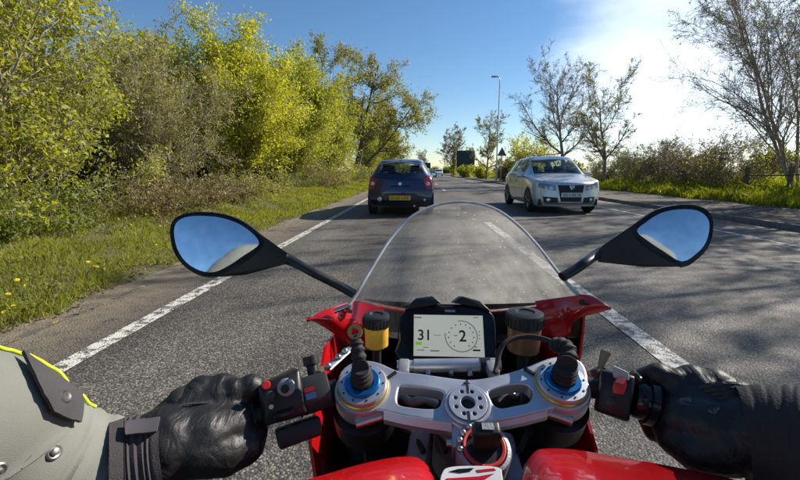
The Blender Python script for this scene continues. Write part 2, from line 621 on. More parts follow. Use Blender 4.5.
def z_left(X, Y):
    t = np.clip((-2.75 - X) / 3.2, 0, 1)
    f = np.clip((-2.75 - X) / 0.6, 0, 1)
    return -0.03 + 0.05 * f + 0.34 * t * t * (3 - 2 * t) + hump(X, Y) * f


def z_right(X, Y):
    t = np.clip((X - 10.1) / 3.0, 0, 1)
    return 0.085 + 0.30 * t * t * (3 - 2 * t) + hump(X, Y) * np.clip((X - 10.2) / 0.8, 0, 1)


sheet('ground', -900, 900, -900, 900, -0.06, M_FIELD, 2, 2)
sheet('road', -3.0, 7.0, -60, 260, 0.0, M_ASPH, 4, 60)
sheet('verge_left', -30, -2.72, -20, 170, 0, M_SOIL, 90, 260, z_left)
sheet('verge_right', 10.1, 40, -20, 170, 0, M_SOIL, 70, 160, z_right)
sheet('footpath', 7.15, 10.4, -20, 170, 0.095, M_PATH, 6, 80, lambda X, Y: 0.095 + 0.008 * np.sin(Y * 1.7 + X))

# painted lines (thin sheets on the asphalt)
def line_sheet(name, x, w, y0, y1, mat, z=0.004, wob=0.006, rag=True):
    n = max(int((y1 - y0) / 0.12), 2)
    ys = np.linspace(y0, y1, n)
    r = np.random.default_rng(int(abs(y0 * 10 + x * 100)))
    sm = lambda: np.convolve(r.normal(0, wob, n + 4), np.ones(5) / 5, 'valid')
    a = x - w / 2 + sm(); b = x + w / 2 + sm()
    v = np.concatenate([np.stack([a, ys, np.full(n, z)], 1), np.stack([b, ys, np.full(n, z)], 1)])
    i = np.arange(n - 1)
    o = link(name, np_mesh(name, v, np.stack([i, i + n, i + n + 1, i + 1], 1)), mat)
    return tag(o, kind='structure')


line_sheet('edge_line_left', -2.02, 0.13, -8, 170, M_WHITE_LINE)
line_sheet('edge_line_right', 5.62, 0.13, -8, 170, M_WHITE_LINE)
for y0, y1 in ((-12, -6), (0.8, 8.7), (22.6, 25.2), (32.5, 35.5), (42, 46), (56, 62), (74, 80)):
    line_sheet('centre_line', 1.50, 0.15, y0, y1, M_WHITE_LINE)
for y0, y1 in ((2.2, 3.1), (3.25, 3.75), (4.3, 4.75), (5.3, 5.5)):
    line_sheet('yellow_line', -2.66, 0.06, y0, y1, M_YELLOW_LINE, wob=0.012)
sheet('road_repair', -0.2, 1.2, 26, 31, 0.004, pm('patched_asphalt', (0.035, 0.034, 0.034), 0.75, scale=90, var=0.4, bump=0.003, bscale=150))

# kerb of single stones
kerb = tag(empty('kerb', (7.075, 0, 0)), kind='structure')
kme = MB().box((0, 0, 0.045), (0.14, 0.905, 0.13)).mesh('kerb_stone', smooth=False, bevel=0.018, seg=2)
for i in range(95):
    k = link('kerb_stone', kme, M_KERB, kerb)
    k.location = (random.Random(i).uniform(-0.006, 0.006), -8 + i * 0.915, random.Random(i + 500).uniform(-0.008, 0.006))

# ================================================================== VEGETATION
M_BARK = pm('grey_brown_bark', (0.115, 0.092, 0.07), 0.9, var=0.4, scale=14, bump=0.006, bscale=60)
M_BARK_PALE = pm('pale_bark', (0.30, 0.26, 0.20), 0.9, var=0.4, scale=12, bump=0.006, bscale=60)
M_TWIG = pm('hazed_twig_bark', (0.25, 0.205, 0.16), 0.9, var=0.3, scale=14)  # bark colour lightened to imitate haze and flare over the right trees
M_TWIG_R = pm('glare_paled_twig_bark', (0.30, 0.25, 0.20), 0.85, var=0.3, scale=14)  # paler still: haze and flare put into the bark colour
L_LIME = leaf_mat('lime_leaf', (0.165, 0.183, 0.014), (0.48, 0.47, 0.07), 0.48)
L_YEL = leaf_mat('yellow_green_leaf', (0.255, 0.265, 0.018), (0.58, 0.555, 0.085), 0.48)
L_OLIVE = leaf_mat('olive_bud_leaf', (0.165, 0.165, 0.035), (0.42, 0.39, 0.085), 0.45)
L_OAK = leaf_mat('oak_bud_leaf', (0.14, 0.135, 0.028), (0.36, 0.33, 0.07), 0.42)
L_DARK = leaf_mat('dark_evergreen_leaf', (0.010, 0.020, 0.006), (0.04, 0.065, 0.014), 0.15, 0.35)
L_MID = leaf_mat('mid_green_leaf', (0.075, 0.105, 0.013), (0.23, 0.26, 0.035), 0.42)
L_BROWN = leaf_mat('brown_bramble_leaf', (0.11, 0.08, 0.034), (0.26, 0.215, 0.06), 0.35)
L_GRASS = leaf_mat('grass_blade', (0.135, 0.165, 0.014), (0.38, 0.375, 0.045), 0.45)
L_DRY = leaf_mat('dry_grass_blade', (0.17, 0.14, 0.06), (0.34, 0.29, 0.13), 0.3)


def unit(v):
    return v / (np.linalg.norm(v) + 1e-9)


def segs_mesh(name, segs, thick=0.012):
    """tapered tubes for all branch segments: round where thick, three-sided where thin"""
    P0 = np.array([s[0] for s in segs]); P1 = np.array([s[1] for s in segs])
    R0 = np.array([s[2] for s in segs]); R1 = np.array([s[3] for s in segs])
    V, F, base = [], [], 0
    for mask, n in ((R0 >= thick, 7), (R0 < thick, 3)):
        if not mask.any(): continue
        p0, p1, r0, r1 = P0[mask], P1[mask], R0[mask], R1[mask]
        d = p1 - p0; d /= np.linalg.norm(d, axis=1, keepdims=True) + 1e-9
        a = np.where(np.abs(d[:, 2:3]) < 0.9, np.array([[0, 0, 1.0]]), np.array([[1.0, 0, 0]]))
        x = np.cross(a, d); x /= np.linalg.norm(x, axis=1, keepdims=True) + 1e-9
        y = np.cross(d, x)
        t = 2 * np.pi * np.arange(n) / n
        off = x[:, None, :] * np.cos(t)[None, :, None] + y[:, None, :] * np.sin(t)[None, :, None]
        v = np.concatenate([p0[:, None] + off * r0[:, None, None], p1[:, None] + off * r1[:, None, None]], 1)
        m = len(p0)
        k = np.arange(n); k2 = (k + 1) % n
        f = np.stack([k, k2, n + k2, n + k], 1)[None] + (np.arange(m) * 2 * n)[:, None, None] + base
        V.append(v.reshape(-1, 3)); F.append(f.reshape(-1, 4)); base += m * 2 * n
    return np_mesh(name, np.concatenate(V), np.concatenate(F), True)


def leaves_mesh(name, pos, size, r, droop=0.3, aspect=0.62, svar=0.35):
    """folded leaf: two triangles-pairs around a midrib, random facing"""
    n = len(pos)
    d = r.normal(0, 1, (n, 3)); d[:, 2] -= droop
    d /= np.linalg.norm(d, axis=1, keepdims=True)
    a = r.normal(0, 1, (n, 3))
    s = np.cross(d, a); s /= np.linalg.norm(s, axis=1, keepdims=True) + 1e-9
    nn = np.cross(s, d)
    L = size * np.clip(1 + r.normal(0, svar, n), 0.4, 1.9)
    w = L * aspect * 0.5
    p = pos
    mid = p + d * (L * 0.5)[:, None]
    v = np.stack([p, mid + s * w[:, None] + nn * (w * 0.25)[:, None], p + d * L[:, None], mid - s * w[:, None] + nn * (w * 0.25)[:, None]], 1)
    f = np.arange(n * 4).reshape(n, 4)
    return np_mesh(name, v.reshape(-1, 3), f, False)


def grow(r, start, d, length, rad, lvl, P, segs, tips):
    n = P['n'][lvl]
    p = start; step = length / n
    last = lvl == P['levels'] - 1
    spin = r.uniform(0, 6.28)
    for k in range(n):
        d = unit(d + r.normal(0, P['wob'][lvl], 3) + np.array([0, 0, P['up'][lvl]]))
        q = p + d * step
        ra = rad * (1 - P['taper'] * k / n); rb = rad * (1 - P['taper'] * (k + 1) / n)
        segs.append((p, q, max(ra, P['rmin']), max(rb, P['rmin'])))
        if lvl >= P['leaf_from']: tips.append((p, q, lvl))
        if not last and (k + 1) / n > P['bare'][lvl]:
            even = lvl <= 1
            m = int(P['kids'][lvl] + r.uniform(0, 1)) if even else r.poisson(P['kids'][lvl])
            for _ in range(m):
                if even:      # shoots leave the stem in a spiral, so the crown fills evenly
                    spin += 2.39996 + r.normal(0, 0.25)
                    e1 = unit(np.cross(d, np.array([0.31, 0.77, 0.12]))); e2 = np.cross(d, e1)
                    x = e1 * math.cos(spin) + e2 * math.sin(spin)
                else:
                    x = unit(np.cross(d, r.normal(0, 1, 3)))
                ang = R(P['ang'][lvl] * r.uniform(0.65, 1.3))
                cd = d * math.cos(ang) + x * math.sin(ang)
                f = p + (q - p) * r.uniform(0, 1)
                cl = length * P['ratio'][lvl] * r.uniform(0.55, 1.15) * (1 - 0.45 * k / n)
                grow(r, f, cd, cl, rb * P['rr'], lvl + 1, P, segs, tips)
        p = q


BASE_P = dict(levels=4, n=[7, 5, 4, 2], wob=[0.07, 0.12, 0.16, 0.2], up=[0.05, 0.06, 0.05, 0.02], kids=[2.6, 2.2, 2.4, 0],
              ang=[50, 45, 42, 40], ratio=[0.55, 0.5, 0.45, 0.4], bare=[0.22, 0.15, 0.0, 0], rr=0.62, taper=0.75, rmin=0.003, leaf_from=2)


def tree(name, label, cat, base, H, seed, bark, leafmat=None, nleaf=0, lsize=0.07, stems=1, spread=0.15, r0=0.09, group=None,
         lspread=0.12, part='crown', lean=(0, 0), trunkname='trunk', lowskirt=0.0, **kw):
    P = dict(BASE_P); P.update(kw)
    r = np.random.default_rng(seed)
    segs, tips = [], []
    for s in range(stems):
        a = 2 * math.pi * (s + r.uniform(-0.3, 0.3)) / max(stems, 1)
        k = spread * r.uniform(0.5, 1.2) if stems > 1 else spread * 0.3
        d = unit(np.array([math.cos(a) * k + lean[0], math.sin(a) * k + lean[1], 1.0]))
        st = np.array([math.cos(a), math.sin(a), 0]) * (0.12 * (stems > 1)) + np.array([0, 0, -0.1])
        h = H * (1 if stems == 1 else r.uniform(0.75, 1.05))
        grow(r, st, d, h, r0 * (1 if stems == 1 else r.uniform(0.6, 1.0)), 0, P, segs, tips)
    root = tag(empty(name, base), label, cat, group)
    link(trunkname, segs_mesh(trunkname, segs), bark, root)
    if nleaf:
        T0 = np.array([t[0] for t in tips]); T1 = np.array([t[1] for t in tips])
        w = np.array([1.0 + (t[2] == P['levels'] - 1) for t in tips]); w /= w.sum()
        i = r.choice(len(tips), nleaf, p=w)
        u = r.uniform(0, 1, (nleaf, 1))
        pos = T0[i] * (1 - u) + T1[i] * u + r.normal(0, lspread, (nleaf, 3)) * r.uniform(0.2, 1, (nleaf, 1))
        pos = pos[pos[:, 2] > 0.05]
        link(part, leaves_mesh(part, pos, lsize, r), leafmat, root)
    return root


def clone(src, loc, rz, sc, label, group=None):
    c = copy_tree(src)
    c.location = loc; c.rotation_euler = (0, 0, rz); c.scale = (sc, sc, sc)
    c['label'] = label
    if group: c['group'] = group
    return c


LG = 'trees along the left verge'
# -- left side, near to far
tree('roadside_tree', 'lime-leaved young tree nearest the rider, cut off by the photo edge', 'tree', (-6.3, 5.9, 0.3), 5.2, 3, M_BARK_PALE, L_LIME,
     60000, 0.058, stems=5, spread=0.34, r0=0.055, group=LG, lspread=0.13, bare=[0.08, 0.1, 0, 0], ratio=[0.5, 0.5, 0.45, 0.4])
tree('roadside_tree', 'small lime-leaved tree leaning over the brambles by the photo edge', 'tree', (-5.6, 3.9, 0.3), 2.9, 12, M_BARK_PALE, L_LIME,
     20000, 0.058, stems=3, spread=0.35, r0=0.035, group=LG, lspread=0.12, bare=[0.08, 0.1, 0, 0])
tree('roadside_tree', 'many-stemmed tree with thin olive buds and bare pale branches', 'tree', (-6.9, 10.2, 0.35), 3.8, 21, M_BARK_PALE, L_OLIVE,
     30000, 0.05, stems=8, spread=0.42, r0=0.05, group=LG, lspread=0.10, kids=[2.8, 2.6, 2.6, 0], bare=[0.15, 0.1, 0, 0])
tree('roadside_tree', 'bright yellow-green tree with a slim pale trunk and full round crown', 'tree', (-6.3, 14.8, 0.35), 5.0, 32, M_BARK_PALE, L_YEL,
     80000, 0.078, stems=2, spread=0.12, r0=0.085, group=LG, lspread=0.2, kids=[4.4, 2.8, 2.6, 0], ratio=[0.74, 0.52, 0.45, 0.4], ang=[54, 45, 42, 40], bare=[0.2, 0.1, 0, 0])
tree('roadside_tree', 'yellow-olive tree filling in beside the round bright crown', 'tree', (-8.6, 13.2, 0.35), 5.0, 41, M_BARK_PALE, L_OLIVE,
     26000, 0.062, stems=4, spread=0.3, r0=0.06, group=LG, lspread=0.13, kids=[3, 2.6, 2.6, 0])
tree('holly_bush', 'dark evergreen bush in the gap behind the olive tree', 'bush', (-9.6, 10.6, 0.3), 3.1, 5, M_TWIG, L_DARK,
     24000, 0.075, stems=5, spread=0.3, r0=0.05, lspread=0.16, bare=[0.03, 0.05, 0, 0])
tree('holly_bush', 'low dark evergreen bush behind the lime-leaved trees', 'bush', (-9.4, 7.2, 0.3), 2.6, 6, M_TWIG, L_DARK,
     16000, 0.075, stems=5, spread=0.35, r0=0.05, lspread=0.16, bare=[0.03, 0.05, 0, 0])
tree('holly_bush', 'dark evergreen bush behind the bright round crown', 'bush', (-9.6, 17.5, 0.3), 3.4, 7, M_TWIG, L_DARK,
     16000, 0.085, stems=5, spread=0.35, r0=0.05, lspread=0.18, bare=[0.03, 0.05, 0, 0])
t_mid = tree('roadside_tree', 'tall green tree beyond the bright round crown', 'tree', (-7.6, 23.5, 0.35), 6.0, 52, M_BARK_PALE, L_LIME,
     42000, 0.105, stems=2, spread=0.2, r0=0.10, group=LG, lspread=0.22, kids=[4, 2.6, 2.4, 0], bare=[0.1, 0.1, 0, 0], ratio=[0.72, 0.52, 0.45, 0.4], ang=[56, 46, 42, 40])
clone(t_mid, (-7.0, 31.5, 0.3), 1.9, 1.0, 'green tree in the row just before the spreading oak', LG)
clone(t_mid, (-9.5, 28.0, 0.3), 3.3, 1.08, 'green tree set back behind the roadside row', LG)
clone(t_mid, (-12.5, 19.5, 0.3), 4.3, 0.95, 'green tree glimpsed deep behind the bright round crown', LG)
clone(t_mid, (-7.6, 60.0, 0.2), 0.6, 1.05, 'last tall green tree of the row, beneath the oak branches', LG)
tree('oak_tree', 'spreading oak with brownish new leaves standing above the row', 'tree', (-7.2, 45.0, 0.3), 12.8, 63, M_BARK, L_OAK,
     44000, 0.15, stems=4, spread=0.55, r0=0.22, lean=(0.10, 0), lspread=0.3, kids=[2.6, 2.6, 2.4, 0], ang=[60, 48, 45, 40], ratio=[0.52, 0.5, 0.45, 0.4], bare=[0.42, 0.15, 0, 0], rmin=0.008, up=[0.05, 0.03, 0.03, 0.02])
tree('field_tree', 'rounded green tree standing behind the blue hatchback roof', 'tree', (-5.6, 74, 0.1), 7.2, 71, M_BARK, L_LIME,
     12000, 0.24, stems=2, spread=0.2, r0=0.16, lspread=0.35, kids=[3.6, 2.6, 2.2, 0], bare=[0.1, 0.1, 0, 0], rmin=0.012)

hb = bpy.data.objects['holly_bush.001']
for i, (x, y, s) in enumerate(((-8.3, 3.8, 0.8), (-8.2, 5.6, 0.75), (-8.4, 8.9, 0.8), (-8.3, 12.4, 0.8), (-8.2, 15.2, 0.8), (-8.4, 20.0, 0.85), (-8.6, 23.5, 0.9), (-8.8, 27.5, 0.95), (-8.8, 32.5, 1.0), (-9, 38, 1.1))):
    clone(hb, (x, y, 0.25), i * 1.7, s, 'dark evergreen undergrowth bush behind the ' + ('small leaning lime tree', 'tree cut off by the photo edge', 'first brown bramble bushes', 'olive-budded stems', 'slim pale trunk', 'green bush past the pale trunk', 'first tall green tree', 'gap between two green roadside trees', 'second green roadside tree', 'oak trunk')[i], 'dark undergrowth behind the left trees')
# brambles at the foot of the trees on the left
for i, (x, y, h, n, mt) in enumerate(((-5.3, 5.6, 0.95, 5200, L_MID), (-5.0, 7.2, 1.0, 4200, L_BROWN), (-5.1, 8.7, 1.15, 4200, L_BROWN),
                                  (-5.3, 10.4, 1.1, 4200, L_BROWN), (-5.5, 12.4, 1.1, 3800, L_OLIVE), (-5.6, 14.8, 1.1, 3400, L_OLIVE),
                                  (-5.4, 18.0, 1.25, 3600, L_MID), (-5.3, 21.5, 1.5, 3600, L_BROWN), (-5.4, 26.0, 1.7, 3600, L_OLIVE),
                                  (-5.2, 4.2, 0.7, 4200, L_MID), (-5.4, 32, 1.7, 3000, L_MID), (-5.3, 40, 1.8, 3000, L_OLIVE), (-5.2, 50, 2.0, 2600, L_MID))):
    lab = ['leafy green undergrowth bush beneath the lime-leaved tree', 'brown bramble bush beside the edge of the lime-leaved tree', 'brown bramble bush with a pale dead stem behind the left mirror',
           'brown bramble bush below the olive-budded tree', 'olive bramble bush between the olive-budded and bright trees', 'olive bramble bush at the foot of the slim pale trunk',
           'green bush just past the slim pale trunk', 'dark brown twiggy bush beside the shadow of the hatchback', 'olive bush beyond the dark twiggy bush',
           'low green undergrowth at the photo edge by the verge', 'green bush under the roadside row by the hatchback mirror', 'olive bush low under the oak', 'farthest green bush of the left verge'][i]
    far = 1.0 if y < 20 else 1.6
    tree('bramble_bush', lab, 'bush', (x, y, 0.2), h, 200 + i, M_TWIG, mt, n, 0.05 * far, stems=16, spread=1.15, r0=0.012 * far, group='bushes along the left verge',
         lspread=0.09 * far, trunkname='stems', part='leaves', levels=3, n=[6, 4, 3, 2], kids=[1.5, 1.3, 0, 0], up=[-0.02, 0.0, 0, 0], leaf_from=1, bare=[0, 0, 0, 0], ratio=[0.5, 0.5, 0.4, 0.4], wob=[0.2, 0.2, 0.2, 0.2])

# -- right side
RG = 'bare spring trees along the right verge'
BARE = dict(levels=5, n=[7, 5, 4, 3, 2], wob=[0.06, 0.12, 0.15, 0.18, 0.2], up=[0.04, 0.07, 0.06, 0.04, 0.03], kids=[2.5, 2.0, 2.0, 1.6, 0],
            ang=[48, 42, 40, 38, 40], ratio=[0.66, 0.54, 0.5, 0.5, 0.4], bare=[0.2, 0.1, 0.0, 0, 0], leaf_from=3, rr=0.66, rmin=0.007, taper=0.72)
FAN = dict(BARE, n=[6, 6, 4, 3, 2], kids=[2.6, 2.1, 2.3, 1.9, 0], ang=[44, 36, 38, 40, 40], up=[0.03, 0.05, 0.04, 0.03, 0.02], ratio=[0.80, 0.50, 0.48, 0.5, 0.4], bare=[0.28, 0.15, 0, 0, 0], wob=[0.08, 0.09, 0.12, 0.15, 0.18], rmin=0.0065, taper=0.8)
tree('bare_tree', 'tall bare tree behind the silver hatchback roof', 'tree', (10.6, 30.0, 0.2), 7.0, 81, M_TWIG, L_OLIVE, 700, 0.08, stems=1, r0=0.15, group=RG, lean=(-0.08, 0), **FAN)
tree('bare_tree', 'round-headed tree with a few small green leaves right of the bare one', 'tree', (11.9, 26.4, 0.25), 5.4, 88, M_TWIG, L_LIME, 3600, 0.07, stems=1, r0=0.12, group=RG, lspread=0.16, **FAN)
PB = dict(BARE); PB.update(rmin=0.0045, kids=[2.1, 1.8, 1.8, 1.5, 0], ang=[30, 32, 36, 38, 40], up=[0.03, 0.03, 0.03, 0.02, 0.02], ratio=[0.55, 0.55, 0.5, 0.5, 0.4])
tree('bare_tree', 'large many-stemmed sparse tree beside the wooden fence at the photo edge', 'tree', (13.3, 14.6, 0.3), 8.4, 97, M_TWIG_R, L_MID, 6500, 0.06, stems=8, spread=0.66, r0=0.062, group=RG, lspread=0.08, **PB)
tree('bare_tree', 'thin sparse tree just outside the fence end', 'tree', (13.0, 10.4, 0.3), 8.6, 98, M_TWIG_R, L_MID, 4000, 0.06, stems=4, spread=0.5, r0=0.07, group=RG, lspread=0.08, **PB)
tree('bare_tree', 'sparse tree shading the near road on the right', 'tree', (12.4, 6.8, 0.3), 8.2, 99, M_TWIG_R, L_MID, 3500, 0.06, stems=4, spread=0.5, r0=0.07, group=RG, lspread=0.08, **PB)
HB = dict(trunkname='stems', part='leaves', levels=4, n=[6, 4, 3, 2], kids=[2.2, 1.9, 1.4, 0], leaf_from=1, bare=[0, 0, 0, 0], ratio=[0.5, 0.5, 0.5, 0.4], wob=[0.12, 0.2, 0.2, 0.2],
          up=[0.02, 0.02, 0.02, 0], rmin=0.005, ang=[42, 45, 45, 40])
for i, (x, y, h, mt, n, lab) in enumerate((
        (12.7, 24.2, 2.7, L_MID, 3800, 'green-brown hedge bush beneath the round-headed tree'),
        (12.8, 21.6, 2.6, L_BROWN, 3600, 'brown twiggy hedge bush in the middle of the right hedge'),
        (12.9, 19.2, 2.7, L_BROWN, 3600, 'tallest brown twiggy bush of the right hedge'),
        (12.9, 17.2, 2.3, L_OLIVE, 3600, 'olive twiggy bush ending the hedge before the fence'),
        (12.6, 27.8, 2.3, L_MID, 3200, 'green hedge bush at the foot of the tall bare tree'))):
    tree('hedge_bush', lab, 'bush', (x, y, 0.15), h, 300 + i, M_TWIG, mt, n, 0.07, stems=14, spread=0.7, r0=0.022, group='bushes of the right hedge', lspread=0.12, **HB)
tree('hedge_bush', 'yellow-green round bush just left of the silver hatchback', 'bush', (10.9, 40, 0.1), 4.0, 311, M_TWIG, L_YEL, 7000, 0.14, stems=9, spread=0.5, r0=0.05, group='bushes of the far right verge', lspread=0.22, **HB)
tree('hedge_bush', 'reddish brown bush below the triangular sign', 'bush', (8.9, 42, 0.1), 2.2, 312, M_TWIG, L_BROWN, 5200, 0.12, stems=9, spread=0.6, r0=0.04, group='bushes of the far right verge', lspread=0.2, **HB)
tree('hedge_bush', 'small yellow bush in front of the big road sign', 'bush', (8.5, 55, 0.1), 1.9, 313, M_TWIG, L_YEL, 4200, 0.15, stems=9, spread=0.6, r0=0.04, group='bushes of the far right verge', lspread=0.22, **HB)
tree('hedge_bush', 'green bush beside the posts of the big road sign', 'bush', (7.6, 66, 0.1), 2.0, 314, M_TWIG, L_LIME, 3600, 0.18, stems=9, spread=0.6, r0=0.04, group='bushes of the far right verge', lspread=0.25, **HB)
tree('bare_tree', 'small bare tree right of the big road sign', 'tree', (8.3, 50, 0.1), 6.0, 121, M_TWIG, L_OLIVE, 2200, 0.13, stems=1, r0=0.13, group=RG, **dict(BARE, rmin=0.011))
bt = tree('bare_tree', 'ivy-footed bare tree left of the big road sign', 'tree', (6.6, 76, 0.1), 7.4, 122, M_TWIG, L_OLIVE, 1500, 0.16, stems=1, r0=0.13, group=RG, **dict(BARE, rmin=0.014))
clone(bt, (2.2, 150, 0), 1.2, 0.95, 'pale far bare tree where the road disappears', RG)
fb = tree('hedge_bush', 'low far hedge bush closing the road end', 'bush', (6.5, 165, 0), 2.6, 315, M_TWIG, L_MID, 3000, 0.45, stems=9, spread=1.0, r0=0.05, group='bushes closing the road end', lspread=0.7, **HB)
for i, x in enumerate((-14, -9, -4, 1.2, 12, 18, 24)):
    clone(fb, (x, 160 + (i * 7) % 13, 0), i * 1.3, 1.0 + 0.12 * (i % 3), 'low far hedge bush closing the road end')
for i, (x, y) in enumerate(((22, 60), (27, 52), (31, 47), (34, 40), (38, 36), (44, 34))):
    clone(fb, (x * 1.6, y * 1.6, 0), i * 0.9, 1.2 + 0.1 * (i % 4), 'far field hedge bush beyond the right hedge', 'far field hedge bushes')

# ivy on the foot of the tree left of the sign
r_ = np.random.default_rng(17)
th = r_.uniform(0, 6.28, 1600); hh = r_.uniform(0, 3.2, 1600)
rad_ = 0.42 * (1.1 - hh / 5)
ivp = np.stack([np.cos(th) * rad_, np.sin(th) * rad_, hh], 1) + r_.normal(0, 0.08, (1600, 3))
link('ivy', leaves_mesh('ivy', ivp, 0.16, r_), L_LIME, bt)


# -- grass
def grass(name, label, n, xf, yf, zf, hmin, hmax, w, mat, seed):
    r = np.random.default_rng(seed)
    y = yf(r, n); x = xf(r, n, y)
    z = zf(x, y) - 0.01
    h = r.uniform(hmin, hmax, n) * (0.65 + 0.5 * (np.sin(x * 3.1 + y * 1.9) * np.sin(y * 2.3 - x) > -0.1)) * r.uniform(0.5, 1.1, n)
    a = r.uniform(0, 2 * np.pi, n)
    ww = w * r.uniform(0.6, 1.5, n) * np.clip(y / 6, 0.8, 6)
    b = r.normal(0, 0.38, (n, 2)) * h[:, None]
    c = np.stack([x, y, z], 1)
    s = np.stack([np.cos(a) * ww, np.sin(a) * ww, np.zeros(n)], 1)
    m = c + np.stack([b[:, 0] * 0.35, b[:, 1] * 0.35, h * 0.6], 1)
    t = c + np.stack([b[:, 0], b[:, 1], h], 1)
    v = np.stack([c - s, c + s, m + s * 0.7, t, m - s * 0.7], 1).reshape(-1, 3)
    f = np.arange(n * 5).reshape(n, 5)
    return tag(link(name, np_mesh(name, v, f), mat), label, 'grass', kind='stuff')


def edge_x(r, n, y, x0=-2.98, x1=-6.0, p=1.25):
    rag = 0.10 * np.sin(y * 2.7) + 0.06 * np.sin(y * 7.1)
    return (x0 + rag) + (x1 - x0) * r.uniform(0, 1, n) ** p


yl = lambda r, n: 1.2 + 60 * r.uniform(0, 1, n) ** 2.4
grass('grass', 'bright green grass of the left verge', 150000, edge_x, yl, z_left, 0.035, 0.125, 0.0036, L_GRASS, 1)
grass('grass', 'straw-coloured dry grass mixed into the left verge', 46000, lambda r, n, y: edge_x(r, n, y, -2.85, -6.2, 1.0), yl, z_left, 0.03, 0.13, 0.0032, L_DRY, 2)
yr = lambda r, n: 5 + 75 * r.uniform(0, 1, n) ** 1.7
grass('grass', 'backlit green grass of the right verge', 90000, lambda r, n, y: 10.25 + 0.15 * np.sin(y * 1.9) + 4.5 * r.uniform(0, 1, n) ** 1.2, yr, z_right, 0.14, 0.42, 0.006, L_GRASS, 3)
grass('grass', 'tall field grass behind the wooden fence', 40000, lambda r, n, y: 14.5 + 22 * r.uniform(0, 1, n), lambda r, n: 6 + 40 * r.uniform(0, 1, n), z_right, 0.2, 0.5, 0.009, L_GRASS, 4)

# broad-leaved weeds along the gutter, one mass
r_ = np.random.default_rng(55)
wy = 1.6 + 30 * r_.uniform(0, 1, 5000) ** 2; wx = edge_x(r_, 5000, wy, -2.92, -4.6, 1.4)
wz = z_left(wx, wy) + r_.uniform(0, 0.07, 5000)
o = link('weeds', leaves_mesh('weeds', np.stack([wx, wy, wz], 1), 0.038, r_, droop=-0.3), L_MID)
tag(o, 'low broad-leaved weeds scattered through the left verge', 'weeds', kind='stuff')
wy = 1.6 + 30 * r_.uniform(0, 1, 5000) ** 2; wx = edge_x(r_, 5000, wy, -2.78, -3.25, 1.0)
wz = z_left(wx, wy) + r_.uniform(0, 0.025, 5000)
o = link('leaf_litter', leaves_mesh('leaf_litter', np.stack([wx, wy, wz], 1), 0.035, r_), L_BROWN)
tag(o, 'brown leaf litter along the left road edge', 'litter', kind='stuff')

# dandelions
M_DAND = pm('dandelion_yellow', (0.80, 0.60, 0.015), 0.7, var=0.2, scale=200)
M_STEM = pm('dandelion_stem', (0.12, 0.17, 0.04), 0.7)
dm = MB()
for ring, (nr, rr, hh) in enumerate(((14, 0.020, 0.0), (10, 0.014, 0.004), (6, 0.0075, 0.008))):
    for k in range(nr):
        a = 2 * math.pi * k / nr + ring
        c, s = math.cos(a), math.sin(a)
        w_ = 0.0042
        dm.poly([(0.003 * c, 0.003 * s, hh), (rr * 0.7 * c - s * w_, rr * 0.7 * s + c * w_, hh + 0.003), (rr * c, rr * s, hh + 0.002), (rr * 0.7 * c + s * w_, rr * 0.7 * s - c * w_, hh + 0.003)])
d_head = dm.mesh('flower_head', smooth=False, weld=False)
d_head.materials.append(M_DAND)
d_stem = MB().tube([(0, 0, -0.22), (0.012, 0.0, -0.1), (0, 0, 0)], 0.0022, 5).mesh('stem'); d_stem.materials.append(M_STEM)
for i, (px, py) in enumerate(((8, 294), (17, 280), (26, 285), (13, 306), (28, 278), (68, 274), (94, 266), (97, 267), (103, 266), (156, 245), (164, 248), (160, 226), (131, 225), (88, 262), (4, 312), (140, 230), (61, 262), (190, 205))):
    p = None
    zz = 0.2
    for _ in range(4):
        p = on_plane(px, py, Vector((0, 0, zz)), Vector((0, 0, 1)))
        zz = float(z_left(np.array([p.x]), np.array([p.y]))[0]) + 0.14
    d = tag(empty('dandelion', p, i * 1.1), 'yellow dandelion flower in the left verge grass', 'flower', 'dandelions in the left verge')
    h = link('flower_head', d_head, None, d); h.rotation_euler = (0.45 * math.sin(i * 2.1), 0.35 * math.cos(i * 1.7), 0)
    link('stem', d_stem, None, d)

# a dead pale stem leaning out of the brambles
tag(MB().tube([(-4.75, 7.4, 0.2), (-4.6, 7.55, 0.55), (-4.5, 7.75, 0.95)], [0.017, 0.013, 0.006], 7).build('dead_stem', M_BARK_PALE), 'pale dead stem leaning out of the brown brambles', 'stem')

# ================================================================== STREET FURNITURE
M_GALV = pm('galvanised_steel', (0.42, 0.43, 0.44), 0.45, 0.7, var=0.15, scale=8)
M_SIGN = pm('dark_sign_face', (0.012, 0.035, 0.045), 0.45, var=0.3, scale=1.5)
M_SIGNBACK = pm('grey_sign_back', (0.10, 0.10, 0.11), 0.55, 0.3)
M_SIGNWHITE = pm('white_sign_border', (0.55, 0.57, 0.56), 0.5)
M_WOOD = pm('weathered_fence_wood', (0.12, 0.095, 0.07), 0.9, var=0.35, scale=18, bump=0.004, bscale=70)
M_LAMPGLASS = pm('lamp_glass', (0.6, 0.62, 0.62), 0.2)

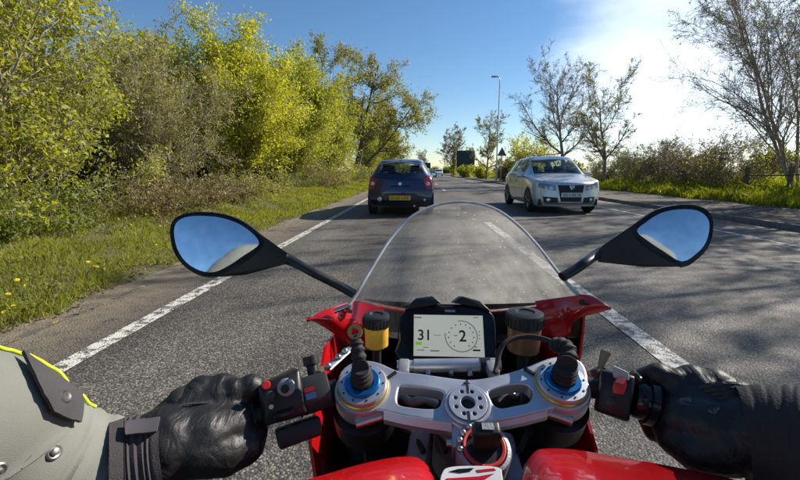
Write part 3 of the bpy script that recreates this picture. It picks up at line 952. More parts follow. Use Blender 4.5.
lp = tag(empty('street_lamp', (7.32, 38.5, 0.09)), 'tall slim grey street lamp rising beside the triangular sign', 'street lamp')
MB().tube([(0, 0, 0), (0, 0, 1.4)], 0.095, 14).build('base', M_GALV, lp)
MB().tube([(0, 0, 1.4), (0, 0, 1.5), (0, 0, 8.9), (-0.02, 0, 9.2), (-0.1, 0, 9.35), (-0.25, 0, 9.4)], [0.095, 0.06, 0.045, 0.042, 0.04, 0.038], 12).build('pole', M_GALV, lp)
lh = MB().hull([(-0.2, -0.09, 9.36), (-0.2, 0.09, 9.36), (-0.2, -0.06, 9.46), (-0.2, 0.06, 9.46), (-0.8, -0.11, 9.38), (-0.8, 0.11, 9.38), (-0.75, -0.05, 9.49), (-0.75, 0.05, 9.49)]).build('lamp_head', M_GALV, lp, bevel=0.012)
MB().hull([(-0.3, -0.07, 9.365), (-0.3, 0.07, 9.365), (-0.76, -0.09, 9.375), (-0.76, 0.09, 9.375), (-0.5, 0, 9.30)]).build('lens', M_LAMPGLASS, lh)

bs = tag(empty('road_sign', (8.05, 70, 0.08)), 'large dark rectangular road sign on posts ahead', 'sign')
MB().box((0, 0, 2.95), (3.1, 0.05, 3.0)).build('sign_panel', M_SIGN, bs, bevel=0.01)
br = MB()
for c, s in (((0, -0.029, 4.40), (3.06, 0.006, 0.06)), ((0, -0.029, 1.50), (3.06, 0.006, 0.06)), ((-1.5, -0.029, 2.95), (0.06, 0.006, 2.83)), ((1.5, -0.029, 2.95), (0.06, 0.006, 2.83))):
    br.box(c, s)
br.build('border', pm('dull_sign_border', (0.10, 0.14, 0.15), 0.5), bs, smooth=False)
for k in range(3):
    MB().box((0, -0.028, 2.2 + k * 0.75), (2.9, 0.004, 0.012)).build('panel_joint', M_SIGNBACK, bs, smooth=False)
for sx in (-0.9, 0.9):
    MB().tube([(sx, 0.08, -0.1), (sx, 0.08, 4.0)], 0.06, 10).build('post', M_GALV, bs)

ts = tag(empty('triangular_sign', (8.0, 39.6, 0.08)), 'dark triangular road sign seen from behind beside the lamp post', 'sign')
tri = [(-0.45, 0, 2.45), (0.45, 0, 2.45), (0.0, 0, 3.28)]
MB().prism(tri, (0, 0.03, 0)).build('sign_plate', M_SIGNBACK, ts, bevel=0.02)
MB().tube([(0, 0.07, -0.1), (0, 0.07, 3.0)], 0.035, 10).build('post', M_GALV, ts)
for z in (2.6, 2.95):
    MB().box((0, 0.012 - 0.03, z), (0.30 if z < 2.8 else 0.16, 0.02, 0.035)).build('bracket', M_GALV, ts, smooth=False)

fs = tag(empty('road_sign', (2.6, 118, 0)), 'small dark far sign beside the hatchback roof', 'sign')
MB().box((0, 0, 2.6), (1.9, 0.06, 1.7)).build('sign_panel', M_SIGN, fs, bevel=0.02)
for sx in (-0.6, 0.6):
    MB().tube([(sx, 0.06, -0.1), (sx, 0.06, 3.3)], 0.05, 8).build('post', M_GALV, fs)

fence = tag(empty('wooden_fence', (12.35, 11.0, 0.3)), 'low weathered post and rail fence on the right verge', 'fence')
rf = random.Random(4)
for k in range(7):
    y = -6 + k * 1.8
    MB().box((0, y, 0.42), (0.11, 0.11, 1.05), Matrix.Rotation(rf.uniform(-0.05, 0.05), 3, 'X')).build('post', M_WOOD, fence, bevel=0.012)
    if k < 6:
        for z in (0.28, 0.66):
            a = Vector((-0.075, y - 0.03, z + rf.uniform(-0.03, 0.03))); b = Vector((-0.075, y + 1.77, z + rf.uniform(-0.03, 0.03)))
            MB().tube([a, a.lerp(b, 0.5) + Vector((0, 0, -0.012)), b], 0.05, 6, flat=0.5).build('rail', M_WOOD, fence)

# ================================================================== CARS
M_TYRE = pm('tyre_rubber', (0.022, 0.022, 0.022), 0.85, var=0.2, bump=0.001)
M_ALLOY = pm('alloy_rim', (0.45, 0.46, 0.47), 0.35, 0.8, var=0.1)
M_BLACKP = pm('black_trim_plastic', (0.018, 0.018, 0.019), 0.55, var=0.3)
M_INNER = pm('dark_car_interior', (0.025, 0.025, 0.028), 0.85)
M_CHROME = pm('chrome', (0.75, 0.76, 0.78), 0.12, 1.0, var=0.03)
M_REDLENS = pm('red_lamp_lens', (0.36, 0.012, 0.012), 0.15, var=0.2, scale=30, coat=0.6)
M_CLEARLENS = pm('clear_lamp_lens', (0.55, 0.56, 0.58), 0.12, 0.35, var=0.35, scale=18, coat=0.8)
M_DARKLENS = pm('smoked_headlamp', (0.16, 0.17, 0.19), 0.15, 0.3, var=0.5, scale=14, coat=1.0)
M_PLATE_Y = pm('yellow_number_plate', (0.72, 0.42, 0.03), 0.45, var=0.05)
M_PLATE_W = pm('white_number_plate', (0.62, 0.63, 0.62), 0.45, var=0.05)
M_PLATE_CH = pm('plate_characters', (0.05, 0.04, 0.03), 0.6)
M_HEADBULB = pm('headlamp_reflector', (0.28, 0.29, 0.31), 0.15, 0.5, var=0.4, scale=20, coat=0.8)
M_AMBER = pm('amber_lens', (0.6, 0.2, 0.02), 0.2)


def paint(name, col, flake=0.4):
    m = pm(name, col, 0.32, flake, var=0.06, scale=300, rvar=0.04, coat=1.0)
    return m


def glass_mat(name, tint, alpha, rough=0.02):
    """thin pane: see-through with fresnel reflection"""
    m = bpy.data.materials.new(name); m.use_nodes = True
    nt = m.node_tree; N, L = nt.nodes, nt.links
    N.clear()
    out = N.new('ShaderNodeOutputMaterial')
    tr = N.new('ShaderNodeBsdfTransparent'); tr.inputs[0].default_value = tint + (1,)
    gl = N.new('ShaderNodeBsdfGlossy'); gl.inputs['Roughness'].default_value = rough
    lw = N.new('ShaderNodeLayerWeight'); lw.inputs['Blend'].default_value = 0.5
    fr = N.new('ShaderNodeMath'); fr.operation = 'POWER'; fr.inputs[1].default_value = 4.0
    L.new(lw.outputs['Facing'], fr.inputs[0])
    ad = N.new('ShaderNodeMath'); ad.operation = 'MULTIPLY_ADD'; ad.inputs[1].default_value = 0.9; ad.inputs[2].default_value = alpha + 0.045
    tc = N.new('ShaderNodeTexCoord'); no = N.new('ShaderNodeTexNoise'); no.inputs['Scale'].default_value = 6
    L.new(tc.outputs['Object'], no.inputs['Vector'])
    rr = N.new('ShaderNodeMapRange'); rr.inputs['To Min'].default_value = rough; rr.inputs['To Max'].default_value = rough + 0.06
    L.new(no.outputs['Fac'], rr.inputs['Value']); L.new(rr.outputs[0], gl.inputs['Roughness'])
    mx = N.new('ShaderNodeMixShader')
    L.new(fr.outputs[0], ad.inputs[0]); L.new(ad.outputs[0], mx.inputs[0])
    L.new(tr.outputs[0], mx.inputs[1]); L.new(gl.outputs[0], mx.inputs[2]); L.new(mx.outputs[0], out.inputs['Surface'])
    return m


M_CARGLASS = glass_mat('tinted_car_glass', (0.62, 0.66, 0.65), 0.02)


def refine(net, k):
    """Catmull-Rom refine a control net (a,b,3) by k in both directions"""
    def along(A):
        A = np.concatenate([2 * A[:1] - A[1:2], A, 2 * A[-1:] - A[-2:-1]])
        out = []
        for i in range(1, len(A) - 2):
            a, b, c, d = A[i - 1], A[i], A[i + 1], A[i + 2]
            for j in range(k):
                t = j / k
                cr = 0.5 * (2 * b + (c - a) * t + (2 * a - 5 * b + 4 * c - d) * t * t + (3 * b - a - 3 * c + d) * t ** 3)
                li = b + (c - b) * t
                out.append(0.7 * cr + 0.3 * li)
        out.append(A[-2])
        return np.array(out)
    X = along(np.array(net, float))
    return np.transpose(along(np.transpose(X, (1, 0, 2))), (1, 0, 2))


def make_car(name, label, group, loc, rz, L, Wd, H, pmat, wheel_s, belt=0.97, rear_round=0.0, style='golf'):
    root = tag(empty(name, loc, rz), label, 'car', group)
    hw = Wd / 2
    zs = H / 1.48
    ls = L / 4.2

    def P(x, s, z):
        return (x / 0.88 * hw, L / 2 - s * ls, z if z < 0.75 else 0.75 + (z - 0.75) * (H - 0.75) / 0.73)
    if style == 'golf':
        rows = [
            [(.54, .17, .20), (.65, .19, .33), (.71, .25, .52), (.69, .27, .73), (.63, .25, .785), (.48, .18, .80), (.28, .115, .81), (0, .09, .815)],
            [(.76, .36, .20), (.84, .37, .35), (.868, .40, .57), (.835, .40, .80), (.78, .40, .86), (.56, .40, .88), (.3, .39, .895), (0, .38, .90)],
            [(.80, .9, .20), (.865, .9, .35), (.88, .9, .62), (.85, .92, .88), (.80, .93, .935), (.60, .84, .95), (.32, .84, .965), (0, .83, .97)],
            [(.80, 1.3, .20), (.86, 1.3, .35), (.88, 1.3, .62), (.86, 1.3, .92), (.825, 1.32, .97), (.71, 1.14, 1.0), (.42, 1.0, 1.015), (0, .94, 1.02)],
            [(.80, 1.8, .20), (.86, 1.8, .35), (.88, 1.8, .62), (.865, 1.8, .93), (.83, 1.8, .985), (.625, 1.86, 1.39), (.48, 1.80, 1.44), (0, 1.74, 1.465)],
            [(.80, 2.4, .20), (.86, 2.4, .35), (.88, 2.4, .62), (.865, 2.4, .94), (.83, 2.4, .99), (.615, 2.42, 1.40), (.47, 2.42, 1.46), (0, 2.42, 1.48)],
            [(.80, 3.0, .20), (.86, 3.0, .35), (.88, 3.0, .62), (.865, 3.0, .95), (.83, 3.0, 1.0), (.61, 3.0, 1.39), (.46, 3.0, 1.455), (0, 3.0, 1.475)],
            [(.80, 3.55, .20), (.86, 3.55, .35), (.88, 3.55, .62), (.86, 3.5, .95), (.815, 3.5, 1.0), (.585, 3.5, 1.355), (.44, 3.55, 1.42), (0, 3.55, 1.44)],
            [(.70, 4.08, .25), (.79, 4.10, .4), (.83, 4.06, .62), (.80, 4.02, .92), (.75, 3.98, 1.0), (.53, 3.80, 1.33), (.4, 3.78, 1.385), (0, 3.80, 1.40)]]
        rear_c = [(4.16, .25), (4.2, .4), (4.2, .60), (4.13, .90), (4.06, 1.0), (3.86, 1.35), (3.80, 1.40)]
    else:
        rows = [
            [(.58, .16, .20), (.70, .17, .33), (.75, .22, .50), (.70, .20, .68), (.64, .18, .72), (.50, .13, .735), (.3, .08, .745), (0, .06, .75)],
            [(.76, .40, .20), (.84, .40, .35), (.868, .42, .57), (.81, .40, .80), (.74, .39, .86), (.55, .38, .88), (.3, .37, .89), (0, .36, .90)],
            [(.80, .8, .20), (.865, .8, .35), (.88, .8, .62), (.85, .82, .90), (.80, .83, .965), (.60, .84, .985), (.32, .85, 1.0), (0, .85, 1.01)],
            [(.80, 1.2, .20), (.86, 1.2, .35), (.88, 1.2, .62), (.86, 1.2, .93), (.825, 1.22, .985), (.71, 1.12, 1.03), (.42, 1.0, 1.05), (0, .95, 1.055)],
            [(.80, 1.8, .20), (.86, 1.8, .35), (.88, 1.8, .62), (.865, 1.8, .95), (.83, 1.8, 1.0), (.62, 1.9, 1.37), (.48, 1.82, 1.425), (0, 1.76, 1.45)],
            [(.80, 2.4, .20), (.86, 2.4, .35), (.88, 2.4, .62), (.865, 2.4, .96), (.83, 2.4, 1.01), (.625, 2.42, 1.40), (.49, 2.42, 1.46), (0, 2.42, 1.48)],
            [(.80, 3.0, .20), (.86, 3.0, .35), (.88, 3.0, .62), (.865, 3.0, .98), (.83, 3.0, 1.03), (.62, 3.0, 1.38), (.48, 3.0, 1.45), (0, 3.0, 1.47)],
            [(.80, 3.55, .22), (.86, 3.55, .36), (.885, 3.55, .62), (.86, 3.5, .98), (.81, 3.5, 1.03), (.60, 3.5, 1.35), (.46, 3.55, 1.415), (0, 3.55, 1.435)],
            [(.70, 4.02, .27), (.80, 4.04, .4), (.845, 4.0, .62), (.80, 3.92, .93), (.735, 3.88, 1.02), (.575, 3.72, 1.31), (.44, 3.74, 1.375), (0, 3.80, 1.395)]]
        rear_c = [(4.14, .27), (4.2, .4), (4.2, .60), (4.14, .90), (4.07, 1.0), (3.92, 1.33), (3.80, 1.395)]
    net = np.array([[P(*p) for p in row] for row in rows])
    K = 5
    G = refine(net, K)
    # front cap and rear cap grids
    def cap(outline, centre, n=8):
        g = []
        for a, c in zip(outline, centre):
            a = np.array(a); c = np.array(c)
            row = []
            for k in range(n + 1):
                t = k / n
                p = a * (1 - t) + c * t
                p[1] = a[1] + (c[1] - a[1]) * (1 - (1 - t) ** 2.2)
                row.append(p)
            g.append(row)
        return np.array(g)
    f_out = [G[0, j] for j in range(0, 4 * K + 1)]
    fz = [(0.06, .20), (0.0, .33), (0.02, .52), (0.035, .70), (0.045, .75)] if style != 'golf' else [(0.06, .20), (0.0, .33), (0.015, .54), (0.04, .75), (0.07, .81)]
    fcz = []
    for j in range(4 * K + 1):
        i = min(j // K, 3); t = j / K - i
        a, b = fz[i], fz[i + 1]
        fcz.append(P(0, a[0] + (b[0] - a[0]) * t, a[1] + (b[1] - a[1]) * t))
    FG = cap(f_out, fcz)
    FG[-1] = np.array([G[0, 4 * K + int(round(k / 8 * 3 * K))] for k in range(9)])
    r_out = [G[-1, j] for j in range(0, 6 * K + 1)]
    rcz = []
    for j in range(6 * K + 1):
        i = min(j // K, 5); t = j / K - i
        a, b = rear_c[i], rear_c[i + 1]
        rcz.append(P(0, a[0] + (b[0] - a[0]) * t, a[1] + (b[1] - a[1]) * t))
    RG_ = cap(r_out, rcz)

    shells = {'body': MB(), 'windscreen': MB(), 'rear_window': MB(), 'sw0': MB(), 'sw1': MB(), 'sw2': MB()}

    def emit(mb, q):
        mb._add([Vector(p) for p in q], [(0, 1, 2, 3)])
    for side in (1, -1):
        S = np.array([side, 1, 1])
        na, nb = G.shape[:2]
        for a in range(na - 1):
            for b in range(nb - 1):
                q = [G[a, b] * S, G[a + 1, b] * S, G[a + 1, b + 1] * S, G[a, b + 1] * S]
                ai, bj = a / K, b / K
                key = 'body'
                if 3.0 <= ai < 4.0 and bj >= 5.2 - 1e-6 and not (ai >= 3.8): key = 'windscreen'
                if 4.15 <= bj < 4.95:
                    if 3.55 < ai < 5.0 - 1e-6: key = 'sw0'
                    elif 5.15 < ai < 6.55: key = 'sw1'
                    elif 6.75 < ai < 7.35: key = 'sw2'
                emit(shells[key], q)
        for g, rear in ((FG, False), (RG_, True)):
            na, nb = g.shape[:2]
            for a in range(na - 1):
                for b in range(nb - 1):
                    q = [g[a, b] * S, g[a + 1, b] * S, g[a + 1, b + 1] * S, g[a, b + 1] * S]
                    key = 'body'
                    if rear and 4.15 * K <= a < 5.0 * K - 1e-6 and b >= 1: key = 'rear_window'
                    emit(shells[key], q)
    bme = shells['body'].mesh('body', angle=50)
    body = link('body', bme, pmat, root)
    bvh_src = MB()
    for k in shells:
        bvh_src.v += [v for v in shells[k].v]
    allv, allf = [], []
    for k in shells:
        o_ = len(allv); allv += shells[k].v; allf += [tuple(i + o_ for i in f) for f in shells[k].f]
    bvh = BVHTree.FromPolygons(allv, allf)
    for k, nm in (('windscreen', 'windscreen'), ('rear_window', 'rear_window'), ('sw0', 'side_window'), ('sw1', 'side_window'), ('sw2', 'side_window')):
        mb = shells[k]
        if k.startswith('sw'):
            for sd_ in (1, -1):
                m2 = MB()
                for f in mb.f:
                    if sum(mb.v[i].x for i in f) * sd_ > 0: m2._add([mb.v[i] for i in f], [(0, 1, 2, 3)])
                m2.build(nm, M_CARGLASS, root)
        else:
            mb.build(nm, M_CARGLASS, root)

    def cast(x, z, d, o=None, off=0.006):
        """point of the shell seen along direction d through (x, z)"""
        d = Vector(d).normalized()
        org = Vector((x, 0, z)) - d * 6 if o is None else o - d * 6
        h = bvh.ray_cast(org, d)
        if h[0] is None: return None
        n = h[1] if h[1].dot(d) < 0 else -h[1]
        return h[0] + n * off

    def patch(nm, quad, d, mat, n=7, off=0.006, par=None, curve=0.0):
        (x0, z0), (x1, z1), (x2, z2), (x3, z3) = quad
        g = []
        for i in range(n + 1):
            u = i / n; row = []
            for j in range(n + 1):
                v = j / n
                x = (x0 * (1 - u) + x1 * u) * (1 - v) + (x3 * (1 - u) + x2 * u) * v
                z = (z0 * (1 - u) + z1 * u) * (1 - v) + (z3 * (1 - u) + z2 * u) * v
                h = cast(x, z, d, off=off)
                if h is None: h = row[-1] if row else (g[-1][j] if g else Vector((x, 0, z)))
                row.append(h)
            g.append(row)
        return MB().grid(g).build(nm, mat, par or root, solid=-0.004 if False else 0)

    def disc(nm, x, z, r, d, mat, off=0.01, par=None, rz_=1.0, n=18):
        c = [cast(x + r * math.cos(2 * math.pi * k / n), z + r * rz_ * math.sin(2 * math.pi * k / n), d, off=off) for k in range(n)]
        m = cast(x, z, d, off=off + 0.006)
        if m is None or any(q is None for q in c): return None
        b = MB(); b._add([m] + c, [(0, k + 1, (k + 1) % n + 1) for k in range(n)])
        return b.build(nm, mat, par or root)

    def plate(nm, z, d, mat, w=0.52, h=0.112, x=0.0, off=0.022):
        c = cast(x, z, d, off=off)
        sgn = -1 if d[1] < 0 else 1
        o_ = MB().box((c.x, c.y, c.z), (w, 0.012, h)).build(nm, mat, root, bevel=0.004)
        r = random.Random(len(label))
        xx = -w * 0.42
        chars = MB()
        for k in range(7):
            if k == 4: xx += 0.03
            cx = c.x + xx + 0.02
            yb = c.y - sgn * 0.0075
            chars.box((cx - 0.012, yb, c.z), (0.009, 0.003, h * 0.66))
            if k % 3 != 1: chars.box((cx + 0.014, yb, c.z), (0.009, 0.003, h * 0.66))
            chars.box((cx + 0.001, yb, c.z + (h * 0.28 if k % 2 else 0.0)), (0.017, 0.003, 0.009))
            xx += 0.058
        chars.build('plate_characters', M_PLATE_CH, o_, smooth=False, weld=False)
        return o_

    # underbody, interior, seats
    MB().box((0, -0.02, 0.30), (Wd * 0.86, L * 0.90, 0.16)).build('underbody', M_BLACKP, root)
    MB().box((0, -0.15, 0.62), (Wd * 0.84, L * 0.55, 0.5)).build('interior_tub', M_INNER, root)
    MB().box((0, L / 2 - 1.55 * ls, 0.93), (Wd * 0.78, 0.42, 0.12)).build('dashboard', M_INNER, root, bevel=0.03)
    for sx in (-0.36, 0.36):
        for sy in (0.05, -0.85):
            s_ = MB().hull([(sx + a * 0.22, sy - 0.02 - b * 0.1, 0.55 + b * 0.5) for a in (-1, 1) for b in (0, 1)] + [(sx + a * 0.22, sy - 0.14 - b * 0.1, 0.55 + b * 0.5) for a in (-1, 1) for b in (0, 1)]).build('seat', M_INNER, root, bevel=0.03)
            MB().box((sx, sy - 0.19, 1.16), (0.25, 0.09, 0.17)).build('headrest', M_INNER, s_, bevel=0.03)
    sw = MB().tube([(0.36 + 0.18 * math.cos(t), L / 2 - 1.85 * ls, 0.95 + 0.17 * math.sin(t)) for t in [2 * math.pi * k / 20 for k in range(21)]], 0.014, 8).build('steering_wheel', M_BLACKP, root)
    # wheels
    wr = 0.315
    for s in wheel_s:
        for sx in (-1, 1):
            y = L / 2 - s * ls
            xo = hw * 0.985
            arch = MB()
            pts = []
            for k in range(17):
                t = math.pi * (-0.06 + 1.12 * k / 16)
                pts.append((0, y + 0.365 * math.cos(t), wr + 0.365 * math.sin(t)))
            arch.prism([(sx * (hw + 0.004), p[1], p[2]) for p in pts], (-sx * 0.16, 0, 0))
            arch.build('wheel_arch', M_BLACKP, root, smooth=False)
            w = empty('wheel', (sx * (hw + 0.006 - 0.10), y, wr), 0, root)
            MB().lathe([(0.20, -0.09), (0.285, -0.10), (0.31, -0.085), (wr, -0.05), (wr, 0.05), (0.31, 0.085), (0.285, 0.10), (0.20, 0.09)], (0, 0, 0), (1, 0, 0), 28, True).build('tyre', M_TYRE, w)
            rm = MB()
            rm.lathe([(0.205, -0.07), (0.205, 0.085), (0.19, 0.09), (0.185, 0.02), (0.06, 0.045), (0.03, 0.05)], (0, 0, 0), (sx, 0, 0), 28)
            for k in range(5):
                a = 2 * math.pi * k / 5
                rm.tube([(sx * 0.07, 0.03 * math.cos(a), 0.03 * math.sin(a)), (sx * 0.092, 0.19 * math.cos(a), 0.19 * math.sin(a))], [0.03, 0.022], 8, flat=0.6)
            rm.build('rim', M_ALLOY, w, weld=False)
    # door mirrors, door seams and handles
    for sx in (-1, 1):
        c = Vector((sx * (hw + 0.06), L / 2 - (1.55 if style == 'golf' else 1.5) * ls, 0.985 * (1 if style == 'golf' else 1.0)))
        m = MB().hull([c + Vector((sx * a * 0.11, b * 0.07 + abs(a) * (-0.01), e * 0.075)) for a in (-0.7, 1) for b in (-0.4, 1) for e in (-1, 1)]).build('door_mirror', pmat if style == 'golf' else M_BLACKP, root, bevel=0.03)
        MB().box(c + Vector((0, -0.042, 0)), (0.15, 0.004, 0.105)).build('mirror_glass', M_CHROME, m, bevel=0.001)
        MB().tube([c + Vector((-sx * 0.16, 0.02, -0.06)), c + Vector((-sx * 0.02, 0.02, -0.03))], 0.025, 8).build('mirror_arm', M_BLACKP, m)
        for ss in (1.45, 2.42, 3.28):
            g = []
            for z in np.linspace(0.33, 0.95, 12):
                h = cast(0, 0, (-sx, 0, 0), Vector((0, L / 2 - ss * ls, z)), 0.002)
                g.append([h + Vector((0, -0.004, 0)), h + Vector((0, 0.004, 0))])
            MB().grid(g).build('door_seam', M_BLACKP, root)
        for ss in (2.25, 3.1):
            h = cast(0, 0, (-sx, 0, 0), Vector((0, L / 2 - ss * ls, 0.82)), 0.02)
            MB().box(h, (0.025, 0.2, 0.03)).build('door_handle', pmat, root, bevel=0.008)
        # black belt seal under the glass, so the panes sit in a frame
        g = []
        for ss in np.linspace(1.5, 3.45, 14):
            h = cast(0, 0, (-sx, 0, 0), Vector((0, L / 2 - ss * ls, (0.985 + (ss - 1.5) * 0.008) * 1.0)), 0.006)
            g.append([h + Vector((0, 0, -0.012)), h + Vector((0, 0, 0.012))])
        MB().grid(g).build('window_seal', M_BLACKP, root)

    F, B = (0, -1, 0), (0, 1, 0)
    if style == 'golf':
        gr = patch('grille', [(-0.33, 0.745), (0.33, 0.745), (0.25, 0.33), (-0.25, 0.33)], F, M_BLACKP, 8, 0.006)
        for z in (0.62, 0.69, 0.40):
            c = cast(0, z, F, off=0.014)
            MB().tube([cast(x, z, F, off=0.012) for x in np.linspace(-0.27, 0.27, 9)], 0.007, 6).build('grille_bar', M_BLACKP, gr)
        e = disc('emblem', 0, 0.695, 0.062, F, M_CHROME, 0.016)
        cc = cast(0, 0.695, F, off=0.026)
        ring = MB().tube([cc + Vector((0.056 * math.cos(2 * math.pi * k / 20), 0.004, 0.056 * math.sin(2 * math.pi * k / 20))) for k in range(21)], 0.006, 6).build('emblem_ring', M_CHROME, e)
        em = MB()
        for a, b_ in (((-0.028, 0.045), (0, 0.004)), ((0, 0.004), (0.028, 0.045)), ((-0.05, 0.01), (-0.022, -0.045)), ((-0.022, -0.045), (0, -0.004)), ((0, -0.004), (0.022, -0.045)), ((0.022, -0.045), (0.05, 0.01))):
            em.tube([cc + Vector((a[0], 0.004, a[1])), cc + Vector((b_[0], 0.004, b_[1]))], 0.006, 6)
        em.build('emblem_letters', M_BLACKP, e)
        plate('number_plate', 0.50, F, M_PLATE_W)
        for sx in (-1, 1):
            d = (-sx * 0.35, -1, 0)
            def q(x, z): return (sx * x, z)
            hl = patch('headlight', [q(0.37, 0.73), q(0.74, 0.80), q(0.77, 0.68), q(0.36, 0.60)], F, M_DARKLENS, 8, 0.008)
            for x, r in ((0.46, 0.052), (0.60, 0.055)):
                disc('headlamp_bulb', sx * x, 0.685, r, F, M_HEADBULB, 0.014, hl)
            patch('air_intake', [q(0.32, 0.43), q(0.66, 0.45), q(0.62, 0.30), q(0.31, 0.30)], F, M_BLACKP, 6, 0.006)
            disc('fog_lamp', sx * 0.53, 0.37, 0.042, F, M_CLEARLENS, 0.014)
            # bonnet shut line
            g = []
            for s in np.linspace(0.2, 1.05, 12):
                x = sx * (0.56 + 0.10 * s)
                h = cast(0, 0, (0, 0, -1), Vector((x, L / 2 - s, 0.9)), 0.003)
                if h: g.append([h + Vector((-0.004, 0, 0)), h + Vector((0.004, 0, 0))])
            MB().grid(g).build('bonnet_seam', M_BLACKP, root)
        MB().tube([cast(x, 0.275, F, off=0.004) for x in np.linspace(-0.6, 0.6, 13)], 0.012, 6).build('bumper_lip', M_BLACKP, root)
        for x0, x1 in ((-0.45, 0.05), (0.0, 0.5)):
            wp = []
            for t in np.linspace(0, 1, 6):
                h = cast(x0 + (x1 - x0) * t, 0, (0, 0, -1), Vector((x0 + (x1 - x0) * t, L / 2 - 1.05 - 0.1 * t, 1)), 0.016)
                wp.append(h)
            MB().tube(wp, 0.009, 6).build('wiper', M_BLACKP, root)
    # rear (both styles)
    tz0, tz1 = (0.70, 0.93) if style == 'golf' else (0.66, 0.98)
    for sx in (-1, 1):
        quad = [(sx * 0.58 * hw / 0.88, tz1 - 0.10), (sx * 0.80 * hw / 0.88, tz1), (sx * 0.825 * hw / 0.88, tz0), (sx * 0.66 * hw / 0.88, tz0)] if style != 'golf' else \
               [(sx * 0.52, tz1), (sx * 0.76, tz1), (sx * 0.79, tz0), (sx * 0.52, tz0)]
        tl = patch('tail_light', quad, B, M_REDLENS, 8, 0.01)
        disc('reversing_lamp', sx * (0.715 if style != 'golf' else 0.62) * hw / 0.88, (tz0 + tz1) / 2 - 0.03, 0.048, B, M_CLEARLENS, 0.016, tl)
    plate('number_plate', 0.455 if style != 'golf' else 0.70, B, M_PLATE_Y)
    if style != 'golf':
        e = disc('emblem', 0, 0.80, 0.052, B, M_CHROME, 0.014)
        cc = cast(0, 0.80, B, off=0.026)
        MB().tube([cc + Vector((0.047 * math.cos(2 * math.pi * k / 20), 0.004, 0.047 * math.sin(2 * math.pi * k / 20))) for k in range(21)], 0.006, 6).build('emblem_ring', M_BLACKP, e)
        disc('fog_lamp', -0.50, 0.42, 0.055, B, M_CLEARLENS, 0.012)
        disc('reflector', 0.60, 0.40, 0.03, B, M_CLEARLENS, 0.012)
        # hatch shut lines and bumper step
        for sx in (-1, 1):
            g = []
            for z in np.linspace(0.56, 1.0, 12):
                h = cast(sx * (0.58 + 0.05 * math.sin((z - 0.56) * 5)), z, B, off=0.003)
                g.append([h + Vector((-0.005, 0, 0)), h + Vector((0.005, 0, 0))])
            MB().grid(g).build('hatch_seam', M_BLACKP, root)
        MB().grid([[cast(x, 0.545, B, off=0.003), cast(x, 0.555, B, off=0.003)] for x in np.linspace(-0.68, 0.68, 17)]).build('bumper_seam', M_BLACKP, root)
        MB().grid([[cast(x, 0.29, B, off=0.006), cast(x, 0.345, B, off=0.006)] for x in np.linspace(-0.60, 0.60, 15)]).build('bumper_lip', M_BLACKP, root)
        MB().tube([cast(x, 0.735, B, off=0.02) for x in np.linspace(-0.22, 0.22, 7)], 0.013, 8).build('hatch_handle', pmat, root)
        # roof spoiler with a brake light
        sp = MB().grid([[Vector((x, -L / 2 + 0.46 - 0.06 * (1 - (x / 0.5) ** 2), H - 0.085 - 0.05 * (x / 0.5) ** 2 )), Vector((x, -L / 2 + 0.30 - 0.09 * (1 - (x / 0.5) ** 2), H - 0.115 - 0.06 * (x / 0.5) ** 2))] for x in np.linspace(-0.5, 0.5, 13)]).build('roof_spoiler', pmat, root, solid=0.02)
        MB().tube([cast(0.0 + 0.02, 1.03, B, off=0.02), cast(-0.16, 1.06, B, off=0.022), cast(-0.33, 1.05, B, off=0.02)], [0.012, 0.009, 0.006], 6).build('rear_wiper', M_BLACKP, root)
        MB().tube([(0.35, -L / 2 + 0.12, 0.27), (0.35, -L / 2 - 0.0, 0.26)], 0.028, 10).build('exhaust_pipe', M_ALLOY, root)
    MB().tube([(0, -L / 2 + 0.75, H - 0.03), (0, -L / 2 + 0.58, H + 0.12)], [0.008, 0.003], 6).build('aerial', M_BLACKP, root)
    return root


M_BLUE = paint('dark_blue_car_paint', (0.008, 0.010, 0.055), 0.25)
M_SILVER = paint('silver_car_paint', (0.55, 0.555, 0.555), 0.35)
M_WHITECAR = paint('white_car_paint', (0.72, 0.72, 0.72), 0.0)
M_DARKCAR = paint('dark_grey_car_paint', (0.03, 0.03, 0.033), 0.3)
blue_car = make_car('hatchback_car', 'dark blue hatchback driving ahead, seen from behind with yellow plate', 'cars on the road', (-0.44, 9.75 + 2.0, 0), 0, 4.0, 1.66, 1.43, M_BLUE, (0.80, 3.42), style='corsa')
silver_car = make_car('hatchback_car', 'silver oncoming hatchback with black grille and white front plate', 'cars on the road', (3.88, 10.35 + 2.1, 0), math.pi, 4.2, 1.74, 1.53, M_SILVER, (0.87, 3.45), style='golf')


